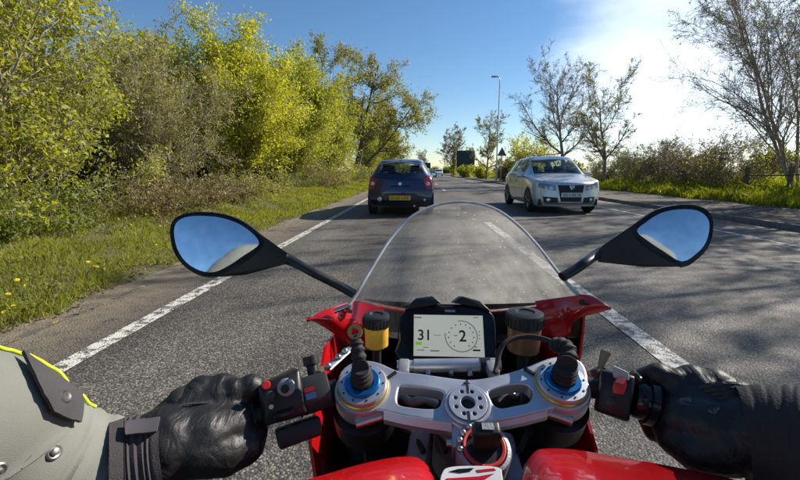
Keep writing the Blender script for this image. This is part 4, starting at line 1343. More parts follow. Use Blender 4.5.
def far_car(label, loc, rz, mat, L=4.3, H=1.5):
    """a car some 80 m away: body, glass band, wheels, lamps"""
    root = tag(empty('far_car', loc, rz), label, 'car', 'cars far ahead')
    prof = [(-L / 2, 0.3), (-L / 2, 0.85), (-L / 2 + 0.12, 0.95), (-L / 2 + 0.5, H), (0.3, H), (1.0, 0.97), (L / 2 - 0.1, 0.8), (L / 2, 0.5), (L / 2, 0.3)]
    MB().prism([(-0.85, y, z) for y, z in prof], (1.7, 0, 0)).build('body', mat, root, bevel=0.1, seg=3)
    MB().prism([(-0.70, 0.42, H - 0.1), (0.70, 0.42, H - 0.1), (0.78, 0.98, 1.0), (-0.78, 0.98, 1.0)], (0, 0.03, 0.012)).build('windscreen', M_BLACKP, root)
    MB().prism([(-0.70, -L / 2 + 0.43, H - 0.12), (0.70, -L / 2 + 0.43, H - 0.12), (0.76, -L / 2 + 0.15, 1.0), (-0.76, -L / 2 + 0.15, 1.0)], (0, -0.03, 0.012)).build('rear_window', M_BLACKP, root)
    for sx in (-1, 1):
        MB().prism([(sx * 0.853, -1.5, 0.98), (sx * 0.853, 0.75, 0.98), (sx * 0.853, 0.2, 1.4), (sx * 0.853, -1.35, 1.4)], (sx * 0.01, 0, 0)).build('side_window', M_BLACKP, root)
        MB().box((sx * 0.6, L / 2 - 0.02, 0.68), (0.3, 0.08, 0.14)).build('headlight', M_CLEARLENS, root, bevel=0.02)
        MB().box((sx * 0.66, -L / 2 + 0.02, 0.8), (0.22, 0.08, 0.2)).build('tail_light', M_REDLENS, root, bevel=0.02)
        for y in (-1.35, 1.3):
            MB().lathe([(0.2, -0.1), (0.31, -0.08), (0.31, 0.08), (0.2, 0.1)], (sx * 0.79, y, 0.31), (1, 0, 0), 16).build('wheel', M_TYRE, root)
    return root


far_car('small white oncoming car far ahead down the road', (4.6, 92, 0), math.pi, M_WHITECAR)
far_car('small dark car far ahead beside the white one', (2.6, 84, 0), math.pi, M_DARKCAR, 4.2, 1.25)

# ================================================================== MOTORCYCLE
BX = 0.046                                     # the bike's centre line
RAKE = R(24.5)
M_RED = pm('red_fairing_paint', (0.56, 0.007, 0.010), 0.25, var=0.05, scale=8, rvar=0.04, coat=1.0)
M_ALU = pm('machined_aluminium', (0.54, 0.55, 0.58), 0.42, 0.75, var=0.10, scale=25, bump=0.00012, bscale=900)
M_ALU_D = pm('dull_cast_aluminium', (0.30, 0.31, 0.33), 0.55, 0.6, var=0.2, scale=30, bump=0.0004, bscale=400)
M_GOLD = pm('gold_anodised', (0.72, 0.42, 0.07), 0.3, 0.9, var=0.08)
M_BLUEAN = pm('blue_anodised', (0.015, 0.20, 0.52), 0.32, 0.75, var=0.08)
M_BLK = pm('satin_black_plastic', (0.014, 0.014, 0.015), 0.42, var=0.3, scale=60, bump=0.0002, bscale=800)
M_BLKG = pm('gloss_black_plastic', (0.010, 0.010, 0.013), 0.16, var=0.2, scale=20)
M_RUB = pm('black_rubber', (0.020, 0.019, 0.019), 0.75, var=0.25, scale=80, bump=0.0004, bscale=500)
M_STEEL = pm('bolt_steel', (0.55, 0.55, 0.55), 0.28, 1.0, var=0.08)
M_MIRROR = pm('mirror_glass', (0.74, 0.80, 0.86), 0.05, 1.0, var=0.10, scale=70, rvar=0.045)
M_WHITEP = pm('white_paint', (0.75, 0.74, 0.72), 0.4, var=0.06)
M_DARKPLATE = pm('dark_frame_paint', (0.045, 0.045, 0.05), 0.5, 0.4, var=0.3)
M_KILL = pm('red_switch_plastic', (0.50, 0.02, 0.02), 0.35)

bike = tag(empty('motorcycle', (BX, 0.1, 0)), 'red sports motorcycle ridden from the saddle, with silver top yoke and clear screen', 'motorcycle')
BINV = Matrix.Translation((BX, 0.1, 0)).inverted()


def bpart(mb_or_me, name, mat, parent=None, **kw):
    """meshes are measured in world metres, then hung on the bike"""
    me = mb_or_me.mesh(name, **kw) if isinstance(mb_or_me, MB) else mb_or_me
    me.transform(BINV)
    me.name = name
    o = link(name, me, mat, parent or bike)
    return o


# steering frame: origin between the fork legs on top of the yoke
O_Y = W(462.5, 383, 0.415)
AX_U = Vector((0, -math.sin(RAKE), math.cos(RAKE)))
AX_V = Vector((0, math.cos(RAKE), math.sin(RAKE)))
AX_X = Vector((1, 0, 0))
YM = Matrix(((1, AX_V.x, AX_U.x, O_Y.x), (0, AX_V.y, AX_U.y, O_Y.y), (0, AX_V.z, AX_U.z, O_Y.z), (0, 0, 0, 1)))
YMI = YM.inverted()


def yk(px, py, h=0.0):
    """photo pixel -> yoke plane coordinates at height h above the yoke"""
    p = YMI @ on_plane(px, py, O_Y + AX_U * h, AX_U)
    return (p.x, p.y)


# ---- top yoke: outline, two windows, stem hole and slot
out_px = [(338, 386), (341, 371), (353, 362), (368, 360), (381, 363), (392, 368), (402, 371), (420, 373), (440, 376), (455, 378), (468, 379), (482, 378), (497, 375),
          (513, 371), (528, 366), (540, 361), (552, 357), (568, 356), (582, 362), (588, 376), (587, 391), (580, 400), (566, 405), (548, 409), (525, 415), (500, 420),
          (484, 423), (476, 428), (461, 428), (452, 423), (430, 420), (405, 416), (384, 411), (362, 408), (346, 403)]
win_l = [(401, 386), (414, 386.5), (430, 388.5), (443, 392), (442, 399), (438, 407), (425, 408), (410, 406.5), (400, 404.5), (397, 400), (398, 391)]
win_r = [(489, 392), (497, 388), (511, 384.5), (524, 384), (531, 388), (533, 394), (528, 402), (515, 405), (502, 407.5), (495, 405), (491, 399)]
outer = smooth_closed([yk(*p) for p in out_px], 3)
me = plate_mesh([outer, smooth_closed([yk(*p) for p in win_l], 3), smooth_closed([yk(*p) for p in win_r], 3)], YM, 0.017, 0.0022)
yoke = bpart(me, 'top_yoke', M_ALU)
# raised machined pads and ribs
nx, ny = yk(467.5, 406)
C_N = Vector((nx, ny, 0))
rim = MB(YM)
rim.lathe([(0.0225, -0.001), (0.0225, 0.004), (0.0215, 0.005), (0.0195, 0.005), (0.0195, 0.0015)], (nx, ny, 0), (0, 0, 1), 40, True)
bpart(rim, 'stem_boss', M_ALU, yoke)
nut_o = [(0.0188 * math.cos(2 * math.pi * k / 48) + nx, 0.0188 * math.sin(2 * math.pi * k / 48) + ny) for k in range(48)]
holes = [[(nx + 0.0070 * math.cos(2 * math.pi * k / 24), ny + 0.0070 * math.sin(2 * math.pi * k / 24)) for k in range(24)]]
for q in range(8):
    a = 2 * math.pi * (q + 0.5) / 8
    holes.append([(nx + 0.0128 * math.cos(a) + 0.0021 * math.cos(2 * math.pi * k / 12), ny + 0.0128 * math.sin(a) + 0.0021 * math.sin(2 * math.pi * k / 12)) for k in range(12)])
nut = bpart(plate_mesh([nut_o] + holes, YM @ Matrix.Translation((0, 0, 0.0065)), 0.006, 0.0005), 'stem_nut', M_ALU)
bpart(MB(YM).lathe([(0.0189, -0.012), (0.0189, 0.0012), (0.001, 0.0012)], (nx, ny, 0), (0, 0, 1), 32), 'stem_core', M_BLKG, nut)
# clamp slot: a dark saw cut across the boss, front keyhole and rear split
sl = MB(YM)
for px, py0, py1, w_ in ((467, 384, 397, 0.0022), (469, 415, 440, 0.0026)):
    a = yk(px, py0); b = yk(px, py1)
    sl.box((a[0] * 0.5 + b[0] * 0.5, (a[1] + b[1]) / 2, 0.0016 if py0 < 400 else 0.0014), (w_, abs(a[1] - b[1]), 0.0105))
kx, ky = yk(466.5, 386)
sl.lathe([(0.0042, -0.006), (0.0042, 0.0016), (0.001, 0.0018)], (kx, ky, 0), (0, 0, 1), 16)
bpart(sl, 'clamp_slot', M_BLK, yoke, weld=False)
# rear clamp ears around the stem pinch bolt
ears = MB(YM)
for dx in (-0.0105, 0.0105):
    ears.box((nx + 0.0015 + dx, yk(469, 434)[1], -0.0135), (0.0155, 0.022, 0.021))
bpart(ears, 'pinch_clamp', M_ALU, yoke, bevel=0.002, smooth=True)
pb = MB(YM).tube([(nx - 0.022, yk(469, 436)[1], -0.014), (nx + 0.024, yk(469, 436)[1], -0.014)], 0.0045, 12)
bpart(pb, 'pinch_bolt', M_STEEL, yoke)
# bevelled facets along the rear of each arm
for pts in ([(384, 411), (405, 416), (430, 420), (452, 423)], [(484, 423), (500, 420), (525, 415), (548, 409)]):
    rows = []
    for p in pts:
        q = yk(*p)
        rows.append([Vector((q[0], q[1] + 0.0012, -0.001)), Vector((q[0], q[1] - 0.004, -0.006)), Vector((q[0], q[1] - 0.004, -0.012)), Vector((q[0], q[1] + 0.004, -0.018))])
    bpart(MB(YM).grid(rows), 'arm_flange', M_ALU, yoke, solid=0.0015)

CAPS = [yk(362.5, 384, 0.006), yk(562.0, 381, 0.006)]
for ci, (cx, cy) in enumerate(CAPS):
    # fork leg below, clamp ring round it, coloured cap rings above
    leg = bpart(MB(YM).lathe([(0.0265, -0.40), (0.0265, -0.022), (0.0255, -0.02), (0.0255, -0.001)], (cx, cy, 0), (0, 0, 1), 32), 'fork_leg', M_BLKG if ci == 0 else M_BLKG)
    bpart(MB(YM).lathe([(0.0275, -0.022), (0.0290, -0.021), (0.0298, -0.018), (0.0298, -0.003), (0.0285, 0.0), (0.0255, 0.0008)], (cx, cy, 0), (0, 0, 1), 40), 'fork_clamp', M_ALU, leg)
    bpart(MB(YM).lathe([(0.0262, -0.001), (0.0265, 0.001), (0.0265, 0.0028), (0.0258, 0.0036), (0.022, 0.0036)], (cx, cy, 0), (0, 0, 1), 40, False), 'gold_ring', M_GOLD, leg)
    bpart(MB(YM).lathe([(0.0250, 0.0036), (0.0250, 0.0065), (0.0240, 0.0080), (0.0185, 0.0084), (0.018, 0.008)], (cx, cy, 0), (0, 0, 1), 40, False), 'silver_ring', M_ALU, leg)
    bpart(MB(YM).lathe([(0.0180, 0.007), (0.0180, 0.0105), (0.0168, 0.0120), (0.0125, 0.0120), (0.0125, 0.010)], (cx, cy, 0), (0, 0, 1), 40, False), 'blue_ring', M_BLUEAN, leg)
    for k in range(10):
        a = 2 * math.pi * k / 10
        bpart(MB(YM).lathe([(0.0010, 0.0080), (0.0010, 0.0088)], (cx + 0.0212 * math.cos(a), cy + 0.0212 * math.sin(a), 0), (0, 0, 1), 8), 'pin_hole', M_BLK, leg)
    # clamp pinch-bolt lug and slot at the front of each clamp
    sx = -1 if ci == 0 else 1
    lug = MB(YM).box((cx - sx * 0.027, cy + 0.0135, 0.0005), (0.017, 0.0028, 0.004), Matrix.Rotation(-sx * 0.75, 3, 'Z'))
    bpart(lug, 'clamp_gap', M_BLK, leg)
    bpart(MB(YM).tube([(cx - sx * 0.03, cy - 0.02, -0.012), (cx + sx * 0.004, cy - 0.033, -0.012)], 0.0048, 12), 'clamp_bolt', M_STEEL, leg)

# ribbed rubber boots and suspension leads on the caps
def boot(path, rad, name='rubber_boot', ribs=7):
    pts = [Vector(p) for p in smooth_open([tuple(p) for p in path], 8)]
    n = len(pts)
    rr = []
    for i in range(n):
        t = i / (n - 1)
        base = rad[0] + (rad[1] - rad[0]) * t
        rr.append(base * (1 + (0.16 if (i % 4) in (1, 2) else -0.06)) if i > 2 else base)
    return bpart(MB().tube(pts, rr, 18), name, M_RUB)


b0 = YM @ Vector((CAPS[0][0], CAPS[0][1], 0.009))
boot([b0, b0 + AX_U * 0.010, b0 + AX_U * 0.020 + AX_V * 0.001], (0.0112, 0.0085))
boot([b0 + AX_U * 0.022, W(360, 366, 0.405), W(358, 352, 0.408), W(356, 340, 0.412)], (0.0080, 0.0060))
bpart(MB().lathe([(0.0075, -0.003), (0.0075, 0.003), (0.004, 0.003), (0.004, -0.003)], W(355, 332, 0.412), (FW * -1 + Vector((0, 0, 0.4))), 18, True), 'cable_ring', pm('brass', (0.42, 0.33, 0.14), 0.4, 0.9))
bpart(MB().tube([W(356, 338, 0.412), W(355, 335, 0.412)], 0.005, 10), 'cable_end', M_RUB)
b1 = YM @ Vector((CAPS[1][0], CAPS[1][1], 0.009))
boot([b1, b1 + AX_U * 0.010, b1 + AX_U * 0.020], (0.0116, 0.0095))
boot([b1 + AX_U * 0.022, W(567, 362, 0.405), W(568, 352, 0.41), W(563, 346, 0.418), W(553, 345, 0.43)], (0.0092, 0.0070))
lead = smooth_open([tuple(W(*p)) for p in ((556, 345, 0.428), (547, 340, 0.44), (530, 336.5, 0.45), (515, 338, 0.45), (504, 344, 0.445), (499, 354, 0.44), (497, 366, 0.432), (495, 373, 0.425))], 6)
bpart(MB().tube(lead, 0.0029, 10), 'suspension_lead', M_RUB)

# steering damper bar across the front of the yoke
da, db = W(397, 366, 0.465), W(500, 364.5, 0.465)
dmp = bpart(MB().tube([da, da.lerp(db, 0.16), da.lerp(db, 0.165), db], [0.0065, 0.0065, 0.0078, 0.0078], 20), 'steering_damper', M_ALU)
bpart(MB().tube([da.lerp(db, 0.80), da.lerp(db, 0.90)], 0.0084, 20), 'damper_collar', M_BLK, dmp)
for t in (0.30, 0.52, 0.7):
    bpart(MB().tube([da.lerp(db, t) + Vector((0, -0.007, -0.004)), da.lerp(db, t) + Vector((0, -0.011, -0.006))], 0.003, 10), 'damper_bolt', M_STEEL, dmp)
for px in (404, 492):
    bpart(MB().box(W(px, 369, 0.452), (0.012, 0.03, 0.012)), 'damper_mount', M_ALU_D, dmp, bevel=0.002)

# ---- dashboard
D_O = W(448, 335, 0.55)
D_TILT = R(32)
D_Y = Vector((0, math.sin(D_TILT), math.cos(D_TILT)))
D_N = Vector((0, -math.cos(D_TILT), math.sin(D_TILT)))           # faces the rider
DM = Matrix(((1, D_Y.x, D_N.x, D_O.x), (0, D_Y.y, D_N.y, D_O.y), (0, D_Y.z, D_N.z, D_O.z), (0, 0, 0, 1)))
DMI = DM.inverted()


def dk(px, py, h=0.0):
    p = DMI @ on_plane(px, py, D_O + D_N * h, D_N)
    return (p.x, p.y)


shell = [(399, 361), (397.5, 340), (398, 321), (402, 313), (410, 305.5), (416, 303), (441, 305), (452, 305), (478, 302.5), (485, 306.5), (493, 313), (496, 322), (497, 340), (496, 358), (480, 361)]
dash = bpart(plate_mesh([smooth_closed([dk(*p) for p in shell], 2)], DM @ Matrix.Translation((0, 0, -0.002)), 0.036, 0.004, 3), 'dashboard', M_BLKG)
scr_px = [(414, 316.5), (482.5, 314), (483.5, 355), (414.5, 358)]
sc = [dk(*p) for p in scr_px]
scr_w = (sc[1][0] - sc[0][0]); scr_h = (sc[0][1] - sc[3][1])
scx = sum(p[0] for p in sc) / 4; scy = sum(p[1] for p in sc) / 4
M_LCD = pm('lit_display', (0.34, 0.35, 0.31), 0.25, var=0.06, scale=40, emit=(0.60, 0.62, 0.54), estr=0.32)
M_INK = pm('display_ink', (0.02, 0.02, 0.02), 0.5, emit=(0.02, 0.02, 0.02), estr=0.1)
M_INKG = pm('display_grey_ink', (0.16, 0.17, 0.14), 0.5, emit=(0.25, 0.26, 0.2), estr=0.2)
M_GREENL = pm('display_green', (0.10, 0.30, 0.01), 0.5, emit=(0.18, 0.5, 0.02), estr=0.4)
screen = bpart(MB(DM).box((scx, scy, -0.0012), (scr_w, scr_h, 0.0022)), 'display', M_LCD, dash, smooth=False)
bz = MB(DM)
for c, s in (((scx, scy + scr_h / 2 + 0.002, 0), (scr_w + 0.008, 0.004, 0.003)), ((scx, scy - scr_h / 2 - 0.002, 0), (scr_w + 0.008, 0.004, 0.003)),
             ((scx - scr_w / 2 - 0.002, scy, 0), (0.004, scr_h - 0.0002, 0.003)), ((scx + scr_w / 2 + 0.002, scy, 0), (0.004, scr_h - 0.0002, 0.003))):
    bz.box(c, s)
bpart(bz, 'bezel', M_BLKG, dash, smooth=False)


def on_screen(u, v, h=0.0004):
    return DM @ Matrix.Translation((scx - scr_w / 2 + u * scr_w, scy - scr_h / 2 + v * scr_h, h))


bpart(text_mesh('31', 0.0200, on_screen(0.155, 0.49)), 'speed_digits', M_INK, screen)
bpart(text_mesh('2', 0.0215, on_screen(0.70, 0.48)), 'gear_digit', M_INK, screen)
bpart(MB(on_screen(0.60, 0.5)).box((0, 0, 0), (0.005, 0.0012, 0.0004)), 'gear_dash', M_INKG, screen, smooth=False)
bpart(MB(on_screen(0.07, 0.30)).box((0, 0, 0), (0.0085, 0.0042, 0.0004)), 'green_indicator', M_GREENL, screen, smooth=False)
ring_c = on_screen(0.68, 0.49, 0.0003)
rg = MB(ring_c)
for k in range(44):
    a0 = R(-40 + k * 6.6 - 60)
    rg.poly([(math.cos(a0) * r_ * 0.0225, -math.sin(a0) * r_ * 0.0215, 0) for r_ in (1.0,)] + [(math.cos(a0 + 0.115) * 0.0225, -math.sin(a0 + 0.115) * 0.0215, 0), (math.cos(a0 + 0.115) * 0.0212, -math.sin(a0 + 0.115) * 0.0202, 0), (math.cos(a0) * 0.0212, -math.sin(a0) * 0.0202, 0)])
bpart(rg, 'rev_ring', M_INKG, screen, smooth=False)
for k in range(13):
    a = R(235 - k * 24)
    bpart(MB(ring_c).lathe([(0.0009, 0.0), (0.0009, 0.0003)], (0.0172 * math.cos(a), 0.0164 * math.sin(a), 0), (0, 0, 1), 8), 'rev_mark', M_INK, screen)
# small illegible status dashes
for k, (u, v, w_, hh) in enumerate(((0.06, 0.93, 0.010, 0.0012), (0.90, 0.95, 0.007, 0.0012), (0.10, 0.14, 0.010, 0.0012), (0.30, 0.13, 0.012, 0.0018), (0.17, 0.21, 0.007, 0.001),
                                  (0.89, 0.16, 0.010, 0.0022), (0.88, 0.24, 0.004, 0.0015), (0.94, 0.52, 0.0016, 0.0016), (0.94, 0.44, 0.0016, 0.0016), (0.94, 0.60, 0.0016, 0.0016), (0.34, 0.50, 0.010, 0.0008))):
    bpart(MB(on_screen(u, v, 0.0003)).box((0, 0, 0), (w_, hh, 0.0003)), 'status_mark', M_INKG if k not in (0, 5) else M_INK, screen, smooth=False)
# two raised hood bosses above the display
for pts in ([(404, 311), (413, 301), (416, 298.5), (433, 296), (442, 303), (430, 306), (414, 308)], [(453, 303), (462, 296), (480, 300.5), (486, 306), (492, 312), (478, 307), (465, 305)]):
    bpart(MB().prism([on_plane(p[0], p[1], D_O + D_N * 0.008, D_N) for p in pts], Vector((0, 0.045, -0.014))), 'hood_boss', M_BLK, dash, bevel=0.002)
bpart(MB(DM).box((dk(450, 310)[0], dk(450, 311)[1], -0.001), (0.015, 0.004, 0.004)), 'dash_sensor', M_ALU_D, dash, bevel=0.001)

# ---- fluid reservoirs
def reservoir(px, d, py_top, py_lid, py_bot, rpx, fluid, label_col, lab):
    c_t, c_l, c_b = W(px, py_top, d), W(px, py_lid, d), W(px, py_bot, d)
    r = rpx * d / FOC
    zt, zl, zb = c_t.z, c_l.z, c_b.z
    o_ = Vector((c_l.x, c_l.y, 0))
    cup = bpart(MB().lathe([(r * 0.75, zb - 0.003), (r * 0.93, zb), (r * 0.97, zl - 0.004), (r * 1.0, zl)], o_, (0, 0, 1), 32), 'reservoir', fluid)
    cup['label'] = lab
    lid = [(r * 1.02, zl - 0.001), (r * 1.06, zl), (r * 1.06, zt - 0.003), (r * 1.03, zt - 0.001), (r * 0.9, zt), (r * 0.55, zt + 0.0005), (r * 0.5, zt - 0.001)]
    ld = bpart(MB().lathe(lid, o_, (0, 0, 1), 32), 'reservoir_lid', M_BLK, cup)
    gr_ = MB()
    for k in range(24):
        a = 2 * math.pi * k / 24
        gr_.box(o_ + Vector((r * 1.055 * math.cos(a), r * 1.055 * math.sin(a), (zl + zt) / 2 - 0.002)), (0.0022, 0.0022, (zt - zl) * 0.7))
    g_ = bpart(gr_, 'lid_grip', M_BLK, ld, smooth=False, weld=False); g_['kind'] = 'stuff'
    bpart(MB().box(o_ + Vector((0, r * 0.6, (zb + zl) / 2)), (r * 0.5, r * 1.2, 0.006)), 'reservoir_bracket', M_BLK, cup)
    bpart(MB().tube([Vector((o_.x, o_.y, zb - 0.002)), Vector((o_.x, o_.y, zb - 0.03))], r * 0.35, 12), 'reservoir_hose', M_RUB, cup)
    return cup


M_AMBER_F = pm('amber_brake_fluid', (0.90, 0.50, 0.06), 0.22, var=0.2, scale=60, emit=None)
M_AMBER_F.node_tree.nodes['Principled BSDF'].inputs['Subsurface Weight'].default_value = 0.6
M_AMBER_F.node_tree.nodes['Principled BSDF'].inputs['Subsurface Radius'].default_value = (0.03, 0.015, 0.004)
M_BROWN_F = pm('brown_brake_fluid', (0.23, 0.105, 0.05), 0.3, var=0.25, scale=50)
reservoir(376.5, 0.515, 313.5, 325, 346, 12.5, M_AMBER_F, None, 'small amber fluid cup with black lid beside the dashboard')
reservoir(524.5, 0.515, 311, 325, 351, 17.0, M_BROWN_F, None, 'larger brown fluid cup with black lid beside the dashboard')

# ---- windscreen
arch_px = [(349, 305, 0.585), (356, 295, 0.592), (364, 281, 0.60), (376, 261, 0.615), (391, 238, 0.635), (408, 219.5, 0.65), (428, 208, 0.663), (447, 203, 0.668), (463, 202, 0.67), (480, 204, 0.668),
           (499, 211, 0.66), (519, 226, 0.65), (537, 245, 0.635), (554, 267, 0.615), (568, 284, 0.60), (577, 293, 0.592), (584, 298, 0.585)]
arch = [Vector(p) for p in smooth_open([tuple(W(*p)) for p in arch_px], 3)]
nA = len(arch)
lowl, lowr = arch[0], arch[-1]
mid_base = (lowl + lowr) * 0.5
front = []
for i in range(nA):
    t = i / (nA - 1)
    a = math.pi * (1 - t)
    e = math.sin(a)
    front.append(Vector((mid_base.x + (lowr.x - lowl.x) * 0.5 * math.copysign(abs(math.cos(a)) ** 0.85, math.cos(a)), mid_base.y + 0.37 * e ** 0.9, mid_base.z - 0.150 * e)))
NS = 16
rows = []
for s_ in range(NS + 1):
    u = s_ / NS
    row = []
    for i in range(nA):
        e = math.sin(math.pi * i / (nA - 1))
        p = arch[i].lerp(front[i], u)
        p = p + Vector((0, 0.35, 0.9)).normalized() * (0.026 * math.sin(math.pi * u) * e)
        row.append(p)
    rows.append(row)


def screen_mat():
    m = bpy.data.materials.new('dusty_clear_screen'); m.use_nodes = True
    nt = m.node_tree; N, L = nt.nodes, nt.links
    N.clear()
    out = N.new('ShaderNodeOutputMaterial')
    tr = N.new('ShaderNodeBsdfTransparent'); tr.inputs[0].default_value = (0.86, 0.87, 0.87, 1)
    gl = N.new('ShaderNodeBsdfGlossy'); gl.inputs['Roughness'].default_value = 0.03
    lw = N.new('ShaderNodeLayerWeight'); lw.inputs['Blend'].default_value = 0.5
    fr = N.new('ShaderNodeMath'); fr.operation = 'POWER'; fr.inputs[1].default_value = 4.5
    L.new(lw.outputs['Facing'], fr.inputs[0])
    m1 = N.new('ShaderNodeMixShader')
    frm = N.new('ShaderNodeMath'); frm.operation = 'MULTIPLY_ADD'; frm.inputs[1].default_value = 0.6; frm.inputs[2].default_value = 0.03
    L.new(fr.outputs[0], frm.inputs[0]); L.new(frm.outputs[0], m1.inputs[0]); L.new(tr.outputs[0], m1.inputs[1]); L.new(gl.outputs[0], m1.inputs[2])
    # dust film and dried specks catch the light
    df = N.new('ShaderNodeBsdfDiffuse'); df.inputs[0].default_value = (0.62, 0.60, 0.56, 1)
    tl = N.new('ShaderNodeBsdfTranslucent'); tl.inputs[0].default_value = (0.62, 0.60, 0.56, 1)
    dm_ = N.new('ShaderNodeMixShader'); dm_.inputs[0].default_value = 0.5
    L.new(df.outputs[0], dm_.inputs[1]); L.new(tl.outputs[0], dm_.inputs[2])
    tc = N.new('ShaderNodeTexCoord')
    no = N.new('ShaderNodeTexNoise'); no.inputs['Scale'].default_value = 26; no.inputs['Detail'].default_value = 6
    L.new(tc.outputs['Object'], no.inputs['Vector'])
    fm = N.new('ShaderNodeMapRange'); fm.inputs['From Min'].default_value = 0.3; fm.inputs['From Max'].default_value = 0.75
    fm.inputs['To Min'].default_value = 0.20; fm.inputs['To Max'].default_value = 0.44
    L.new(no.outputs['Fac'], fm.inputs['Value'])
    vo = N.new('ShaderNodeTexVoronoi'); vo.inputs['Scale'].default_value = 110
    L.new(tc.outputs['Object'], vo.inputs['Vector'])
    sp = N.new('ShaderNodeSeparateColor'); L.new(vo.outputs['Color'], sp.inputs[0])
    rare = N.new('ShaderNodeMath'); rare.operation = 'GREATER_THAN'; rare.inputs[1].default_value = 0.72; L.new(sp.outputs[0], rare.inputs[0])
    dot = N.new('ShaderNodeMapRange'); dot.inputs['From Min'].default_value = 0.12; dot.inputs['From Max'].default_value = 0.26
    dot.inputs['To Min'].default_value = 0.75; dot.inputs['To Max'].default_value = 0.0
    L.new(vo.outputs['Distance'], dot.inputs['Value'])
    spk = N.new('ShaderNodeMath'); spk.operation = 'MULTIPLY'; L.new(dot.outputs[0], spk.inputs[0]); L.new(rare.outputs[0], spk.inputs[1])
    big = N.new('ShaderNodeTexVoronoi'); big.inputs['Scale'].default_value = 34
    L.new(tc.outputs['Object'], big.inputs['Vector'])
    s2 = N.new('ShaderNodeSeparateColor'); L.new(big.outputs['Color'], s2.inputs[0])
    r2 = N.new('ShaderNodeMath'); r2.operation = 'GREATER_THAN'; r2.inputs[1].default_value = 0.60; L.new(s2.outputs[1], r2.inputs[0])
    d2 = N.new('ShaderNodeMapRange'); d2.inputs['From Min'].default_value = 0.05; d2.inputs['From Max'].default_value = 0.11
    d2.inputs['To Min'].default_value = 0.85; d2.inputs['To Max'].default_value = 0.0
    L.new(big.outputs['Distance'], d2.inputs['Value'])
    sp2 = N.new('ShaderNodeMath'); sp2.operation = 'MULTIPLY'; L.new(d2.outputs[0], sp2.inputs[0]); L.new(r2.outputs[0], sp2.inputs[1])
    mx = N.new('ShaderNodeMath'); mx.operation = 'MAXIMUM'; L.new(spk.outputs[0], mx.inputs[0]); L.new(sp2.outputs[0], mx.inputs[1])
    mx2 = N.new('ShaderNodeMath'); mx2.operation = 'MAXIMUM'; L.new(mx.outputs[0], mx2.inputs[0]); L.new(fm.outputs[0], mx2.inputs[1])
    m2 = N.new('ShaderNodeMixShader')
    L.new(mx2.outputs[0], m2.inputs[0]); L.new(m1.outputs[0], m2.inputs[1]); L.new(dm_.outputs[0], m2.inputs[2])
    L.new(m2.outputs[0], out.inputs['Surface'])
    return m


ws = bpart(MB().grid(rows), 'windscreen', screen_mat())
M_EDGE = pm('polished_acrylic_edge', (0.66, 0.67, 0.67), 0.35, var=0.25, scale=30, trans=0.35, ior=1.49)
bpart(MB().tube(arch, 0.0026, 8, flat=1.0), 'screen_edge', M_EDGE, ws)
# dark inner band where the screen meets the fairing
bpart(MB().grid([[rows[-1][i] + (rows[-2][i] - rows[-1][i]) * 0.0 + Vector((0, 0, 0.003)), rows[-2][i] + Vector((0, 0, 0.003))] for i in range(4, nA - 4)]), 'screen_band', M_BLK, ws)

# ---- upper fairing wings either side of the screen
def wing(top, bot, name, thick=0.0035):
    t_ = [Vector(p) for p in smooth_open([tuple(W(*p)) for p in top], 4)]
    b_ = [Vector(p) for p in smooth_open([tuple(W(*p)) for p in bot], 4)]
    rws = []
    for k in range(7):
        u = k / 6
        rws.append([a.lerp(c, u) + Vector((0, -0.010 * math.sin(math.pi * u), 0.004 * math.sin(math.pi * u))) for a, c in zip(t_, b_)])
    return bpart(MB().grid(rws), name, M_RED, solid=thick)


wl_ = wing([(308, 319, 0.55), (320, 312, 0.555), (335, 306.5, 0.565), (349, 302.5, 0.585), (366, 303, 0.60), (384, 309, 0.605)],
           [(309.5, 320.5, 0.55), (322, 326, 0.56), (336, 335, 0.57), (351, 345, 0.585), (366, 350, 0.60), (384, 350, 0.605)], 'upper_fairing')
wr_ = wing([(608.5, 307, 0.55), (598, 299, 0.555), (585, 294.5, 0.57), (572, 296, 0.585), (556, 298, 0.598), (535, 301, 0.605)],
           [(607, 310.5, 0.55), (597, 313.5, 0.56), (579, 318, 0.57), (569, 327, 0.585), (565, 340, 0.60), (540, 345, 0.605)], 'upper_fairing')
bpart(MB().tube([W(582, 302.5, 0.560), W(582.3, 301.9, 0.548)], 0.0042, 14), 'mirror_bolt', M_BLK, wr_)
bpart(MB().tube([W(334, 311, 0.553), W(348, 306, 0.56)], 0.0036, 12), 'fairing_bolt', M_STEEL, wl_)
bpart(MB().box(W(349, 309, 0.572), (0.010, 0.006, 0.012)), 'fairing_clip', M_STEEL, wl_, bevel=0.002)

# ---- nose, side panels: shells that carry on out of view, with real width
nose_rows = []
for k in range(9):
    u = k / 8
    row = []
    for i in range(nA):
        p = front[i]
        c = Vector((mid_base.x, mid_base.y + 0.05, 0))
        d = Vector((p.x - c.x, p.y - c.y, 0))
        z = p.z - 0.002 - 0.30 * u
        s_ = 1.0 + 0.02 * math.sin(math.pi * u) - 0.28 * u * u
        row.append(Vector((c.x + d.x * s_, c.y + d.y * s_ , z)))
    nose_rows.append(row)
nf = bpart(MB().grid(nose_rows), 'nose_fairing', M_RED, solid=0.003)
ncx = Vector((mid_base.x, mid_base.y + 0.05, 0))
bpart(MB().grid([[Vector((ncx.x + (p.x - ncx.x) * 0.965, ncx.y + (p.y - ncx.y) * 0.965, p.z - 0.001)) for p in r_] for r_ in nose_rows]), 'nose_liner', M_BLK, nf)
bpart(MB().grid([[Vector((ncx.x + (p.x - ncx.x) * f_, ncx.y + (p.y - ncx.y) * f_, p.z - 0.05 - 0.04 * (1 - f_))) for p in nose_rows[0]] for f_ in (0.96, 0.6, 0.2)]), 'cockpit_tray', M_BLK, nf)
